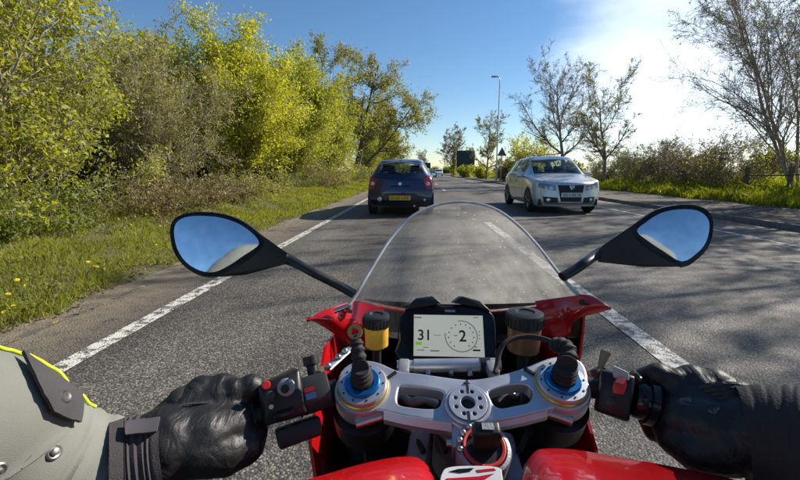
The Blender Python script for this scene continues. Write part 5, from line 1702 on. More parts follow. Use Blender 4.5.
for sx in (-1, 1):
    prof = [(0.40, 0.80, 0.195), (0.50, 0.865, 0.20), (0.60, 0.86, 0.20), (0.72, 0.80, 0.175)]
    g = []
    for k in range(10):
        u = k / 9
        g.append([Vector((BX + sx * (x * (0.86 if sx < 0 else 0.78) - 0.02 * math.sin(math.pi * u) - 0.03 * u), y - 0.10 * u + 0.0, z * (1 - u) + 0.24 * u)) for y, z, x in prof])
    sp_ = bpart(MB().grid(g), 'side_fairing', M_RED, solid=0.004)
    bpart(MB().grid([[p + Vector((-sx * 0.034, 0, -0.02)) for p in r_] for r_ in g[:9]]), 'inner_liner', M_BLK, sp_)

# ---- frame, radiator area and cockpit floor that close the view below the yoke
bpart(MB().box((BX, 0.60, 0.60), (0.30, 0.03, 0.34), Matrix.Rotation(R(-18), 3, 'X')), 'radiator', M_BLK, bevel=0.006)
bpart(MB().hull([(BX + sx * x, y, z) for sx in (-1, 1) for x, y, z in ((0.06, 0.42, 0.78), (0.05, 0.48, 0.72), (0.075, 0.28, 0.74), (0.10, 0.22, 0.62), (0.06, 0.46, 0.60))]), 'head_frame', M_DARKPLATE, bevel=0.008)
ht = YM @ Vector((nx, ny, -0.022)); hb = YM @ Vector((nx, ny, -0.17))
bpart(MB().tube([ht, ht.lerp(hb, 0.2), hb], [0.028, 0.032, 0.032], 28), 'head_tube', M_ALU_D)
lo = MB(YM)
lo.box((0, ny + 0.005, -0.185), (0.27, 0.07, 0.028))
bpart(lo, 'lower_yoke', M_ALU_D, bevel=0.01)
# frame beams seen either side of the ignition
for sx in (-1, 1):
    bpart(MB().hull([Vector((BX + sx * x, y, z)) for x, y, z in ((0.030, 0.375, 0.842), (0.052, 0.372, 0.838), (0.060, 0.315, 0.800), (0.042, 0.315, 0.800), (0.030, 0.38, 0.815), (0.055, 0.37, 0.81), (0.065, 0.31, 0.77), (0.042, 0.31, 0.77))]), 'frame_gusset', M_ALU_D, bevel=0.003)
for (a, c) in (((545, 424, 0.43), (519, 452, 0.39)), ((402, 428, 0.42), (424, 452, 0.39)), ((430, 424, 0.42), (446, 452, 0.385))):
    bpart(MB().tube(smooth_open([tuple(W(*a)), tuple((W(*a) + W(*c)) * 0.5 + Vector((0, 0.01, 0))), tuple(W(*c))], 6), 0.0028, 8), 'cable', M_RUB)
lp_ = smooth_open([tuple(W(*p)) for p in ((400, 396, 0.46), (412, 402, 0.455), (424, 399, 0.45), (436, 403, 0.455))], 5)
bpart(MB().tube(lp_, 0.005, 10), 'brake_line', M_ALU_D)
lp_ = smooth_open([tuple(W(*p)) for p in ((500, 400, 0.47), (508, 393, 0.462), (516, 396, 0.46), (522, 392, 0.46), (529, 399, 0.465))], 5)
bpart(MB().tube(lp_, 0.0035, 10), 'hose_fitting', M_STEEL)
bpart(MB().box(W(430, 405, 0.50), (0.05, 0.03, 0.04), Matrix.Rotation(0.3, 3, 'Z')), 'wiring_box', M_BLK, bevel=0.004)
bpart(MB().box(W(510, 402, 0.50), (0.05, 0.03, 0.04), Matrix.Rotation(-0.3, 3, 'Z')), 'wiring_box', M_BLK, bevel=0.004)

# ---- ignition lock with key, red collar, and striped plate on the tank
ig = W(484, 447, 0.355)
ign = bpart(MB().lathe([(0.0235, -0.030), (0.0245, -0.002), (0.0235, 0.0), (0.0205, 0.001), (0.0195, -0.002)], ig, AX_U, 36), 'ignition_lock', M_ALU_D)
bpart(MB().lathe([(0.0192, -0.002), (0.0192, 0.0020), (0.0180, 0.0028), (0.0160, 0.0024), (0.0160, -0.002)], ig, AX_U, 36, True), 'red_collar', pm('red_rubber', (0.55, 0.04, 0.03), 0.5), ign)
bpart(MB().lathe([(0.0158, -0.004), (0.0158, 0.0), (0.001, 0.0005)], ig, AX_U, 30), 'lock_face', M_BLK, ign)
kf = Matrix.Translation(ig + AX_U * 0.016) @ YM.to_3x3().to_4x4()
key = bpart(MB(kf).hull([(sx * w_, sy * 0.0055, z) for sx in (-1, 1) for sy in (-1, 1) for w_, z in ((0.0095, -0.016), (0.0115, -0.004), (0.0125, 0.008), (0.0100, 0.016))]), 'ignition_key', M_BLK, bevel=0.002)
bpart(MB(kf).box((0, 0.0, 0.0168), (0.010, 0.006, 0.001)), 'key_badge', M_ALU_D, key)
for k in range(5):
    a = R(100 + k * 22)
    bpart(MB().sphere(ig + (AX_X * math.cos(a) + AX_V * math.sin(a)) * 0.0215 + AX_U * 0.0005, 0.0032, 8, 6), 'lock_stud', M_STEEL, ign)
plate_o = W(478, 474, 0.315)
pn = Vector((0, -0.34, 0.94)).normalized(); pv = Vector((0, 0.94, 0.34)).normalized()
PM_ = Matrix(((1, pv.x, pn.x, plate_o.x), (0, pv.y, pn.y, plate_o.y), (0, pv.z, pn.z, plate_o.z), (0, 0, 0, 1)))
PMI = PM_.inverted()


def pk(px, py):
    p = PMI @ on_plane(px, py, plate_o, pn)
    return (p.x, p.y)


def flat(name, pts, h, th, mat, par=None):
    return bpart(plate_mesh([[pk(*p) for p in pts]], PM_ @ Matrix.Translation((0, 0, h)), th, min(0.0004, th * 0.3), 1), name, mat, par)


tp = flat('key_tag', smooth_closed([(443, 471), (452, 466.5), (475, 465.5), (498, 467), (502, 474), (500, 486), (470, 490), (442, 486)], 3), 0.0, 0.005, M_WHITEP)
flat('red_stripe', [(446, 478.5), (478, 476.5), (494, 473.5), (484, 480), (474, 486), (446, 486)], 0.0007, 0.0012, M_RED, tp)
flat('dark_stripe', [(449, 471.5), (458, 469), (474, 468), (470, 471.5), (460, 473)], 0.0006, 0.0011, M_BLKG, tp)
flat('red_stripe', [(476, 470), (494, 468.2), (496, 470.2), (478, 472.4)], 0.0006, 0.0011, M_RED, tp)

# ---- fuel tank: two front lobes with a valley for the ignition, rising towards the rider
def tank_rows():
    left = [(300, 481, 0.330), (322, 475.5, 0.335), (345, 468.5, 0.34), (372, 461.5, 0.345), (398, 457, 0.348), (416, 457.5, 0.345), (426, 464, 0.335), (432, 474, 0.322), (437, 486, 0.31)]
    right = [(523, 486, 0.31), (525, 474, 0.322), (528, 462, 0.335), (536, 451.5, 0.345), (548, 448.5, 0.348), (575, 449.5, 0.348), (610, 455.5, 0.345), (660, 464, 0.34), (716, 475, 0.332), (745, 482, 0.325)]
    return left, right


tank = None
for half in tank_rows():
    edge = [Vector(p) for p in smooth_open([tuple(W(*p)) for p in half], 4)]
    g = []
    # underside lip, front edge, then the top running back to the rider
    g.append([e + Vector((0, 0.004, -0.085)) for e in edge])
    g.append([e + Vector((0, 0.012, -0.030)) for e in edge])
    g.append([e + Vector((0, 0.009, -0.009)) for e in edge])
    g.append([e + Vector((0, 0.003, -0.002)) for e in edge])
    g.append([e.copy() for e in edge])
    for k in range(1, 9):
        u = k / 8
        g.append([Vector((e.x + (BX - e.x) * 0.22 * u * u, e.y - 0.40 * u, e.z + 0.030 * math.sin(math.pi * min(u * 1.1, 1)) - 0.05 * u * u)) for e in edge])
    o = bpart(MB().grid(g), 'fuel_tank', M_RED)
bpart(MB().hull([(BX + sx * x, y, z) for sx in (-1, 1) for x, y, z in ((0.11, 0.26, 0.70), (0.05, 0.26, 0.800), (0.05, -0.12, 0.80), (0.12, -0.12, 0.70), (0.13, 0.1, 0.62), (0.10, -0.2, 0.62))]), 'tank_core', M_RED, bevel=0.02)

# ---- clip-on bars, grips, levers and switch clusters
def bar_side(pts, grip_from, name):
    P_ = [W(*p) for p in pts]
    return P_


LB = [W(338, 389, 0.428), W(298, 402, 0.415), W(255, 416, 0.398), (W(180, 440, 0.370))]
RB = [W(586, 386, 0.425), W(616, 393, 0.415), (W(655, 404, 0.40)), (W(730, 432, 0.373))]
for nm, BB, sx in (('l', LB, -1), ('r', RB, 1)):
    bar = bpart(MB().tube(BB, 0.011, 20), 'handlebar', M_BLK)
    a, c = BB[2], BB[3]
    n_ = 30
    pts, rr = [], []
    for k in range(n_ + 1):
        pts.append(a.lerp(c, k / n_)); rr.append(0.0165 if k % 2 else 0.0155)
    bpart(MB().tube(pts, rr, 20), 'grip', M_RUB, bar)
    e = (c - a).normalized()
    bpart(MB().tube([c, c + e * 0.004, c + e * 0.022, c + e * 0.026], [0.012, 0.0175, 0.0175, 0.014], 24), 'bar_end_weight', M_ALU_D, bar)
    # clip-on clamp round the fork leg
    cx, cy = CAPS[0] if sx < 0 else CAPS[1]
    bpart(MB(YM).lathe([(0.0270, -0.060), (0.0345, -0.058), (0.0345, -0.030), (0.0270, -0.028)], (cx, cy, 0), (0, 0, 1), 32), 'clip_on_clamp', M_BLK, bar)
    # lever in front of the grip
    f = Vector((0, 0.052, -0.020))
    lv = smooth_open([tuple(BB[1] + Vector((0, 0.034, 0.006))), tuple(BB[1].lerp(BB[2], 0.6) + f), tuple(a.lerp(c, 0.3) + f + Vector((0, 0.012, -0.004))), tuple(a.lerp(c, 0.8) + f + Vector((0, 0.006, -0.006))), tuple(a.lerp(c, 1.0) + f + Vector((0, 0.014, -0.006)))], 5)
    bpart(MB().tube(lv, [0.0075] * 5 + [0.006] * (len(lv) - 6) + [0.008], 12, flat=0.75), 'lever', M_BLK if sx < 0 else M_BLK, bar)

# left switch cluster
def oriented(o, ex, up=(0, 0, 1)):
    ex = Vector(ex).normalized()
    ey = (Vector(up) - ex * ex.dot(Vector(up))).normalized()
    ez = ex.cross(ey)
    return Matrix(((ex.x, ey.x, ez.x, o.x), (ex.y, ey.y, ez.y, o.y), (ex.z, ey.z, ez.z, o.z), (0, 0, 0, 1)))


facing = (-FW + Vector((0, 0, 0.25))).normalized()
LS = oriented(W(284, 404, 0.405), LB[1] - LB[2], facing)          # x along the bar (inward), y towards the rider
lsw = bpart(MB(LS).hull([(x, y, z) for x, y, z in ((-0.022, 0.014, 0.013), (0.020, 0.016, 0.015), (-0.022, 0.014, -0.024), (0.020, 0.014, -0.030), (-0.022, -0.018, 0.016), (0.020, -0.018, 0.018), (-0.022, -0.018, -0.026), (0.020, -0.018, -0.032), (-0.016, 0.021, -0.004), (0.015, 0.022, -0.006))]), 'switch_cluster', M_BLK, bevel=0.003)
bpart(MB(LS).hull([(x, y, z) for x in (-0.013, 0.030) for y in (-0.010, 0.016) for z in (0.020, 0.038)]), 'switch_wing', M_BLK, lsw, bevel=0.003)
def knob(M, p, r, h, mat, name, par, n=14):
    return bpart(MB(M).lathe([(r, 0), (r, h * 0.8), (r * 0.85, h), (0.0005, h)], p, (0, 1, 0), n), name, mat, par)


def lsp(px, py, y):
    """switch-face coordinates for a photo pixel"""
    o = LS @ Vector((0, y, 0)); n = LS.to_3x3() @ Vector((0, 1, 0))
    p = LS.inverted() @ on_plane(px, py, o, n)
    return (p.x, p.y, p.z)


knob(LS, lsp(266, 385, 0.017), 0.0042, 0.006, M_KILL, 'red_button', lsw)
knob(LS, lsp(286, 387, 0.019), 0.0085, 0.004, M_ALU_D, 'toggle_base', lsw, 20)
knob(LS, lsp(285, 388.5, 0.023), 0.0042, 0.004, M_BLKG, 'toggle', lsw)
knob(LS, lsp(290, 381, 0.022), 0.0018, 0.003, M_STEEL, 'switch_screw', lsw)
knob(LS, lsp(270, 396, 0.020), 0.0050, 0.003, M_DARKPLATE, 'flat_button', lsw)
knob(LS, lsp(271, 406.5, 0.020), 0.0026, 0.004, M_STEEL, 'switch_screw', lsw)
bpart(MB(LS).box((lsp(284, 414, 0.021)), (0.02, 0.006, 0.005)), 'indicator_slider', M_BLKG, lsw, bevel=0.0015)
# perch between cluster and fork, with its blue-red sticker, reach knob and link
LPm = oriented(W(316, 392, 0.418), LB[0] - LB[1], facing)
perch = bpart(MB(LPm).hull([(x, y, z) for x in (-0.017, 0.014) for y, z in ((0.016, -0.008), (0.018, 0.006), (0.010, 0.018), (-0.016, 0.018), (-0.016, -0.018), (0.010, -0.018))]), 'lever_perch', M_DARKPLATE, bevel=0.002)
bpart(MB(LPm).box((-0.006, 0.0185, 0.0005), (0.010, 0.0012, 0.006)), 'blue_sticker', pm('blue_sticker', (0.05, 0.13, 0.32), 0.4), perch, smooth=False)
bpart(MB(LPm).box((-0.006, 0.0178, -0.0055), (0.010, 0.0012, 0.004)), 'red_sticker', M_KILL, perch, smooth=False)
bpart(MB(LPm).tube([(-0.0185, 0.004, 0.019), (-0.0185, 0.017, -0.016)], 0.0016, 8), 'clamp_ring', M_STEEL, perch)
bpart(MB().tube([W(314, 378, 0.425), W(312, 366, 0.43), W(311.5, 364, 0.43), W(310, 356, 0.432)], [0.006, 0.006, 0.0085, 0.0085], 14), 'reach_knob', M_BLK, perch)
bpart(MB().box(W(317, 374, 0.43), (0.014, 0.012, 0.014)), 'knob_base', pm('brass_knob_base', (0.24, 0.20, 0.13), 0.4, 0.8), perch, bevel=0.002)
lk0, lk1 = W(327, 369, 0.44), W(350, 348.5, 0.475)
lk = bpart(MB().tube([lk0, lk1], 0.0052, 12, flat=0.45), 'link_bracket', M_ALU_D)
for t in (0.08, 0.5, 0.8):
    bpart(MB().sphere(lk0.lerp(lk1, t) + Vector((0, -0.003, 0.003)), 0.0038, 10, 7), 'link_bolt', M_STEEL, lk)

# right switch cluster: white-topped housing, red kill switch, throttle tube
RS = oriented(W(622, 392, 0.405), RB[2] - RB[1], facing)
rsw = bpart(MB(RS).hull([(x, y, z) for x, y, z in ((-0.022, 0.015, -0.016), (0.008, 0.018, -0.018), (-0.022, 0.015, 0.024), (0.008, 0.016, 0.026), (-0.022, -0.016, -0.018), (0.008, -0.016, -0.018), (-0.022, -0.018, 0.026), (0.008, -0.018, 0.028), (-0.01, 0.023, 0.004))]), 'switch_cluster', M_BLK, bevel=0.003)


def rsp(px, py, y):
    o = RS @ Vector((0, y, 0)); n = RS.to_3x3() @ Vector((0, 1, 0))
    p = RS.inverted() @ on_plane(px, py, o, n)
    return Vector((p.x, p.y, p.z))


q = [rsp(*p, 0.019) for p in ((612, 365), (628, 372), (629, 381), (613, 378))]
bpart(MB(RS).prism(q, (0, 0.006, 0)), 'grey_shroud', pm('grey_shroud', (0.42, 0.42, 0.41), 0.35), rsw, bevel=0.002)
q = [rsp(*p, 0.0255) for p in ((613, 383), (617, 377), (625, 379), (626, 385), (623, 395), (612, 393))]
bpart(MB(RS).prism(q, (0, 0.006, 0)), 'kill_switch', M_KILL, rsw, bevel=0.0012)
bpart(MB(RS).prism([rsp(*p, 0.0320) for p in ((615, 382), (618, 378), (625, 380), (624, 384))], (0, 0.0016, 0)), 'switch_ridge', pm('pale_red_plastic', (0.6, 0.22, 0.2), 0.4), rsw)
bpart(MB(RS).lathe([(0.0042, 0), (0.0042, 0.003), (0.0005, 0.004)], rsp(610, 401, 0.021), (0, 1, 0), 14), 'start_button', M_DARKPLATE, rsw)
th0, th1 = W(632, 397, 0.403), W(655, 404, 0.398)
bpart(MB().tube([th0, th0.lerp(th1, 0.15), th0.lerp(th1, 0.5), th0.lerp(th1, 0.55), th0.lerp(th1, 0.85), th1], [0.0165, 0.019, 0.019, 0.022, 0.0225, 0.0185], 24), 'throttle_tube', M_BLKG)
bpart(MB().box(W(638, 380, 0.405), (0.014, 0.016, 0.012), Matrix.Rotation(0.5, 3, 'Y')), 'throttle_cable_guide', M_BLKG, bevel=0.003)
bpart(MB().tube([W(600, 392, 0.425), W(596, 380, 0.43), W(594, 372, 0.435)], [0.010, 0.010, 0.009], 14), 'brake_master', pm('bronze_master', (0.16, 0.05, 0.035), 0.35, 0.5), bevel=0)
bpart(MB().tube([W(590, 374, 0.44), W(600, 368, 0.45), W(606, 352, 0.455)], [0.003, 0.003, 0.006], 10), 'brake_adjuster', pm('brass_adjuster', (0.30, 0.24, 0.14), 0.4, 0.8))

# ---- mirrors
M_MIRH = pm('mirror_housing_plastic', (0.020, 0.018, 0.019), 0.34, var=0.25, scale=50, bump=0.0001, bscale=900)
def mirror(glass_px, rim_px, back_px, stem_px, d0, refl, lab):
    cxp = sum(p[0] for p in glass_px) / len(glass_px); cyp = sum(p[1] for p in glass_px) / len(glass_px)
    c = W(cxp, cyp, d0)
    v = (c - CAM).normalized()
    n = (Vector(refl).normalized() - v).normalized()
    rim3 = [on_plane(p[0], p[1], c, n) for p in smooth_closed(rim_px, 3)]
    cc = sum(rim3, Vector()) / len(rim3)
    away = Vector((0, 1, 0.05))
    pts = list(rim3)
    pts += [cc + (p - cc) * 1.03 - n * 0.006 for p in rim3]
    pts += [cc + (p - cc) * 0.86 - n * 0.022 + Vector((0, 0.004, 0)) for p in rim3]
    pts += [cc + (p - cc) * 0.5 - n * 0.040 for p in rim3]
    bk = [on_plane(p[0], p[1], c - n * (0.006 + 0.02 * (k % 2)), n) for k, p in enumerate(back_px)]
    hs = MB().hull(pts)
    house = bpart(hs, 'mirror', M_MIRH, angle=24)
    house['label'] = lab
    bpart(MB().hull(pts[:len(rim3)] + bk), 'mirror_arm_root', M_MIRH, house, angle=24)
    # domed glass just proud of the rim
    gl = [on_plane(p[0], p[1], c + n * 0.0012, n) for p in smooth_closed(glass_px, 3)]
    gc = sum(gl, Vector()) / len(gl)
    rws = []
    for k in range(7):
        u = 1 - k / 6
        rws.append([gc + (p - gc) * max(u, 0.001) + n * (0.0016 * (1 - u * u)) for p in gl])
    bpart(MB().grid(rws, loop=True), 'mirror_glass', M_MIRROR, house)
    st = [on_plane(p[0], p[1], c - n * 0.016, n) for p in stem_px[:2]] + [W(*p) for p in stem_px[2:]]
    st = [Vector(p) for p in smooth_open([tuple(p) for p in st], 5)]
    bpart(MB().tube(st, [0.0135 - 0.005 * min(k, 8) / 8 for k in range(len(st))], 14, flat=0.8), 'mirror_stem', M_BLK, house)


mirror([(174, 231), (178, 221), (189, 216.5), (205, 216), (222, 218), (239, 224), (252, 233), (258.5, 241), (257, 246.5), (243, 256), (228, 266), (214, 272), (200, 270.5), (186, 262), (177, 248)],
       [(170, 231), (174, 219), (187.5, 213), (206, 212), (225, 214.5), (242, 221), (256, 231), (263, 241), (261, 249), (247, 261), (229, 271), (213, 276.5), (198, 274.5), (183, 265), (173, 250)],
       [(287, 253, 0.60), (292, 258, 0.60), (286, 264, 0.60), (268, 240, 0.615), (245, 275, 0.60), (225, 277, 0.60)],
       [(278, 255, 0.60), (292, 261, 0.60), (312, 272, 0.60), (336, 284, 0.60), (354, 294, 0.595)], 0.595, (-0.27, -0.92, 0.40), 'black mirror whose glass shows deep blue sky and foliage')
mirror([(637, 231), (645, 223), (660, 213.5), (678, 209.5), (697, 210.5), (707, 217.5), (709.5, 227), (706, 242), (697, 253), (682, 261.5), (664, 251.5), (646, 239.5)],
       [(632, 230), (641, 220), (657, 209.5), (678, 205), (699, 206), (710.5, 214), (713.5, 227), (709.5, 244.5), (700, 257), (683, 266.5), (660, 256), (641, 243.5)],
       [(602, 246, 0.60), (597, 254, 0.60), (598, 262, 0.60), (622, 232, 0.61), (645, 267, 0.60), (670, 267, 0.60)],
       [(612, 250, 0.60), (598, 254, 0.60), (586, 262, 0.60), (576, 269, 0.595), (562, 277, 0.59)], 0.595, (0.24, -0.88, 0.40), 'black mirror whose glass shows pale blue sky')

# ---- the rest of the machine, below and behind the view
def bwheel(y, r, w_):
    w = empty('wheel', (0, y - 0.1, r), 0, bike)
    MB().lathe([(r - 0.085, -w_ * 0.4), (r - 0.03, -w_ * 0.5), (r - 0.008, -w_ * 0.3), (r, 0), (r - 0.008, w_ * 0.3), (r - 0.03, w_ * 0.5), (r - 0.085, w_ * 0.4)], (0, 0, 0), (1, 0, 0), 40, True).build('tyre', M_TYRE, w)
    rm = MB().lathe([(r - 0.085, -w_ * 0.35), (r - 0.085, w_ * 0.35), (r - 0.10, w_ * 0.35), (r - 0.10, -w_ * 0.35)], (0, 0, 0), (1, 0, 0), 32, True)
    rm.lathe([(0.03, -0.05), (0.03, 0.05)], (0, 0, 0), (1, 0, 0), 16)
    for k in range(5):
        a = 2 * math.pi * k / 5
        rm.tube([(0, 0.02 * math.cos(a), 0.02 * math.sin(a)), (0, (r - 0.095) * math.cos(a), (r - 0.095) * math.sin(a))], [0.02, 0.013], 8)
    rm.build('rim', M_DARKPLATE, w, weld=False)


bwheel(0.80, 0.30, 0.12)
bwheel(-0.66, 0.32, 0.19)
bpart(MB().hull([(BX + sx * x, y, z) for sx in (-1, 1) for x, y, z in ((0.13, 0.50, 0.52), (0.14, 0.30, 0.30), (0.14, -0.1, 0.28), (0.12, -0.2, 0.56), (0.10, 0.2, 0.66))]), 'engine', M_DARKPLATE, bevel=0.02)
bpart(MB().hull([(BX + sx * x, y, z) for sx in (-1, 1) for x, y, z in ((0.10, -0.12, 0.80), (0.13, -0.35, 0.80), (0.09, -0.52, 0.83), (0.10, -0.12, 0.74), (0.12, -0.40, 0.74))]), 'seat', M_RUB, bevel=0.02)
bpart(MB().hull([(BX + sx * x, y, z) for sx in (-1, 1) for x, y, z in ((0.10, -0.50, 0.84), (0.03, -0.95, 0.93), (0.03, -0.95, 0.88), (0.10, -0.50, 0.72))]), 'tail_fairing', M_RED, bevel=0.015)
for sx in (-1, 1):
    bpart(MB().tube([(BX + sx * 0.10, -0.1, 0.34), (BX + sx * 0.115, -0.66, 0.32)], 0.026, 10), 'swingarm', M_ALU_D)
    bpart(MB().tube([(BX + sx * 0.12, -0.32, 0.36), (BX + sx * 0.22, -0.33, 0.36)], 0.012, 10), 'footpeg', M_ALU_D)
    cx, cy = CAPS[0] if sx < 0 else CAPS[1]
    a = YM @ Vector((cx, cy, -0.38))
    bpart(MB().tube([a, Vector((a.x, 0.80, 0.30))], [0.022, 0.024], 14), 'fork_slider', M_GOLD)

# ================================================================== RIDER
M_GREY = pm('grey_jacket_cloth', (0.185, 0.19, 0.165), 0.9, var=0.12, scale=14, bump=0.0003, bscale=1600)
M_NEON = pm('neon_yellow_piping', (0.62, 0.80, 0.02), 0.7, var=0.06, emit=None)
M_TAB = pm('charcoal_tab_cloth', (0.055, 0.050, 0.054), 0.85, var=0.15, scale=40, bump=0.0006, bscale=1200)
M_SNAP = pm('snap_metal', (0.30, 0.29, 0.28), 0.5, 0.9, var=0.15, scale=200)
M_TABSNAP = pm('dull_snap_metal', (0.10, 0.09, 0.09), 0.5, 0.6, var=0.3, scale=200)
M_CUFF = pm('charcoal_cuff_cloth', (0.052, 0.045, 0.048), 0.9, var=0.2, scale=60, bump=0.0006, bscale=900)
M_TROU = pm('black_riding_trousers', (0.018, 0.018, 0.02), 0.8, var=0.2, bump=0.001)


def leather_mat():
    m, nt, b = nodes_of('black_glove_leather')
    N, L = nt.nodes, nt.links
    tc = N.new('ShaderNodeTexCoord')
    b.inputs['Base Color'].default_value = (0.012, 0.0115, 0.0115, 1)
    n1 = N.new('ShaderNodeTexNoise'); n1.inputs['Scale'].default_value = 60; n1.inputs['Detail'].default_value = 5; n1.inputs['Distortion'].default_value = 1.4
    mpn = N.new('ShaderNodeMapping'); mpn.inputs['Scale'].default_value = (1.6, 0.55, 1.0); mpn.inputs['Rotation'].default_value = (0.3, 0.2, 0.5)
    L.new(tc.outputs['Object'], mpn.inputs[0]); L.new(mpn.outputs[0], n1.inputs['Vector'])
    vo = N.new('ShaderNodeTexVoronoi'); vo.inputs['Scale'].default_value = 700
    L.new(tc.outputs['Object'], vo.inputs['Vector'])
    ad = N.new('ShaderNodeMath'); ad.operation = 'MULTIPLY_ADD'; ad.inputs[1].default_value = 0.06
    L.new(vo.outputs['Distance'], ad.inputs[0]); L.new(n1.outputs['Fac'], ad.inputs[2])
    bp = N.new('ShaderNodeBump'); bp.inputs['Distance'].default_value = 0.0024; bp.inputs['Strength'].default_value = 0.65
    L.new(ad.outputs[0], bp.inputs['Height']); L.new(bp.outputs[0], b.inputs['Normal'])
    mr = N.new('ShaderNodeMapRange'); mr.inputs['To Min'].default_value = 0.38; mr.inputs['To Max'].default_value = 0.62
    L.new(n1.outputs['Fac'], mr.inputs['Value']); L.new(mr.outputs[0], b.inputs['Roughness'])
    b.inputs['Specular IOR Level'].default_value = 0.5
    return m


M_LEATH = leather_mat()
M_LEATHM = pm('matt_glove_panel', (0.020, 0.019, 0.02), 0.65, var=0.2, scale=90, bump=0.0006, bscale=700)
rider = tag(empty('person', (BX, -0.35, 0)), 'rider gripping the handlebars in a grey jacket and black leather gloves', 'person')
RINV = Matrix.Translation((BX, -0.35, 0)).inverted()


def rpart(mb_or_me, name, mat, parent=None, **kw):
    me = mb_or_me.mesh(name, **kw) if isinstance(mb_or_me, MB) else mb_or_me
    me.transform(RINV)
    me.name = name
    return link(name, me, mat, parent or rider)


def fold_tube(cent, rad, n=36, k=7, amp=0.05, seed=1, flat=1.0, upv=(0, 0, 1)):
    """cloth tube with soft ring folds"""
    P_ = [Vector(p) for p in smooth_open([tuple(c) for c in cent], k)]
    Rr = [p[0] for p in smooth_open([(r, 0) for r in rad], k)]
    rr = random.Random(seed)
    ph = [rr.uniform(0, 6.28) for _ in range(6)]
    rows = []
    x = None
    for i, p in enumerate(P_):
        a, b = P_[max(i - 1, 0)], P_[min(i + 1, len(P_) - 1)]
        d = (b - a).normalized()
        if x is None: x = Vector(upv).cross(d).normalized()
        x = (x - d * x.dot(d)).normalized(); y = d.cross(x)
        row = []
        for j in range(n):
            t = 2 * math.pi * j / n
            w = 1 + amp * (0.5 * math.sin(i * 0.9 + 2 * t + ph[0]) * math.sin(t * 1 + ph[1]) + 0.35 * math.sin(i * 0.45 - 3 * t + ph[2]) + 0.25 * math.sin(i * 1.7 + t + ph[3]))
            row.append(p + (x * math.cos(t) + y * math.sin(t) * flat) * (Rr[i] * w))
        rows.append(row)
    return rows


# ---- left arm: elbow out of view, sleeve runs up to the cuff
sh_l, el_l = Vector((-0.20, -0.30, 1.30)), Vector((-0.42, 0.04, 1.00))
l_cent = [sh_l, sh_l.lerp(el_l, 0.55) + Vector((-0.03, 0, 0)), el_l, W(-90, 440, 0.26), W(-20, 454, 0.29), W(40, 470, 0.318), W(90, 479, 0.337), W(126, 484, 0.349), W(132, 484, 0.351), W(128, 484, 0.349)]
l_rad = [0.088, 0.082, 0.074, 0.063, 0.0585, 0.0535, 0.0490, 0.0465, 0.0445, 0.041]
rows_l = fold_tube(l_cent, l_rad, 44, 9, 0.050, 3)
sleeve_l = rpart(MB().grid(rows_l, loop=True), 'jacket_sleeve', M_GREY)
bv_l = BVHTree.FromPolygons([p for r_ in rows_l for p in r_], [(i * 44 + j, i * 44 + (j + 1) % 44, (i + 1) * 44 + (j + 1) % 44, (i + 1) * 44 + j) for i in range(len(rows_l) - 1) for j in range(44)])


def on_sleeve(px, py, off=0.003):
    d = ray(px, py).normalized()
    h = bv_l.ray_cast(CAM, d)
    if h[0] is None: return None
    n = h[1] if h[1].dot(d) < 0 else -h[1]
    return h[0] + n * off


def sleeve_patch(poly, off, n=14):
    """cloth patch lying on the sleeve: bilinear grid over four photo corners"""
    (x0, y0), (x1, y1), (x2, y2), (x3, y3) = poly
    g = []
    for i in range(n + 1):
        u = i / n; row = []
        for j in range(n + 1):
            v = j / n
            x = (x0 * (1 - u) + x1 * u) * (1 - v) + (x3 * (1 - u) + x2 * u) * v
            y = (y0 * (1 - u) + y1 * u) * (1 - v) + (y3 * (1 - u) + y2 * u) * v
            h = on_sleeve(x, y, off)
            if h is None:
                return None
            row.append(h)
        g.append(row)
    return g


# find the sleeve's upper outline, for the piping that runs along it
def sleeve_top(px):
    for py in range(300, 480):
        if on_sleeve(px, py) is not None: return py
    return None


tops = {px: sleeve_top(px) for px in range(-14, 100, 6)}
pipe = []
for px in sorted(tops):
    if tops[px] is not None and px <= 96: pipe.append(on_sleeve(px, tops[px] + 1.0, 0.0015))
if len(pipe) > 3:
    rpart(MB().tube(smooth_open([tuple(p) for p in pipe], 3), 0.0013, 10), 'neon_piping', M_NEON, sleeve_l)


def ty(px):
    ks = sorted(k for k in tops if tops[k] is not None)
    return float(np.interp(px, ks, [tops[k] for k in ks]))


tab = sleeve_patch([(17, ty(17) + 4), (76, ty(76) + 5), (72, 424), (46, 414)], 0.004)
if tab:
    t_ = rpart(MB().grid(tab), 'sleeve_tab', M_TAB, sleeve_l, solid=-0.0025)
    h0 = on_sleeve(57, 400, 0.005); h1 = on_sleeve(57, 400, 0.012)
    rpart(MB().lathe([(0.0052, 0), (0.0054, 0.0012), (0.0042, 0.0022), (0.0028, 0.0014), (0.0005, 0.0016)], h0, h1 - h0, 20), 'tab_snap', M_TABSNAP, t_)
for px, py in ((53, 452), (-4, 470)):
    h0 = on_sleeve(px, py, 0.0005); h1 = on_sleeve(px, py, 0.01)
    if h0:
        sn = rpart(MB().lathe([(0.0052, 0), (0.0054, 0.001), (0.0044, 0.0018), (0.0031, 0.0010), (0.0027, 0.0010), (0.0025, 0.0030), (0.0016, 0.0036), (0.0005, 0.0036)], h0, h1 - h0, 22), 'sleeve_snap', M_SNAP, sleeve_l)
# hem seam rings at the cuff end
for off_i in (4, 7):
    rr_ = rows_l[-1 - off_i]
    cc = sum(rr_, Vector()) / len(rr_)
    rpart(MB().tube([cc + (p - cc) * 1.003 for p in rr_] + [cc + (rr_[0] - cc) * 1.003], 0.0007, 5, caps=False), 'hem_stitch', pm('grey_thread', (0.16, 0.165, 0.15), 0.9), sleeve_l)


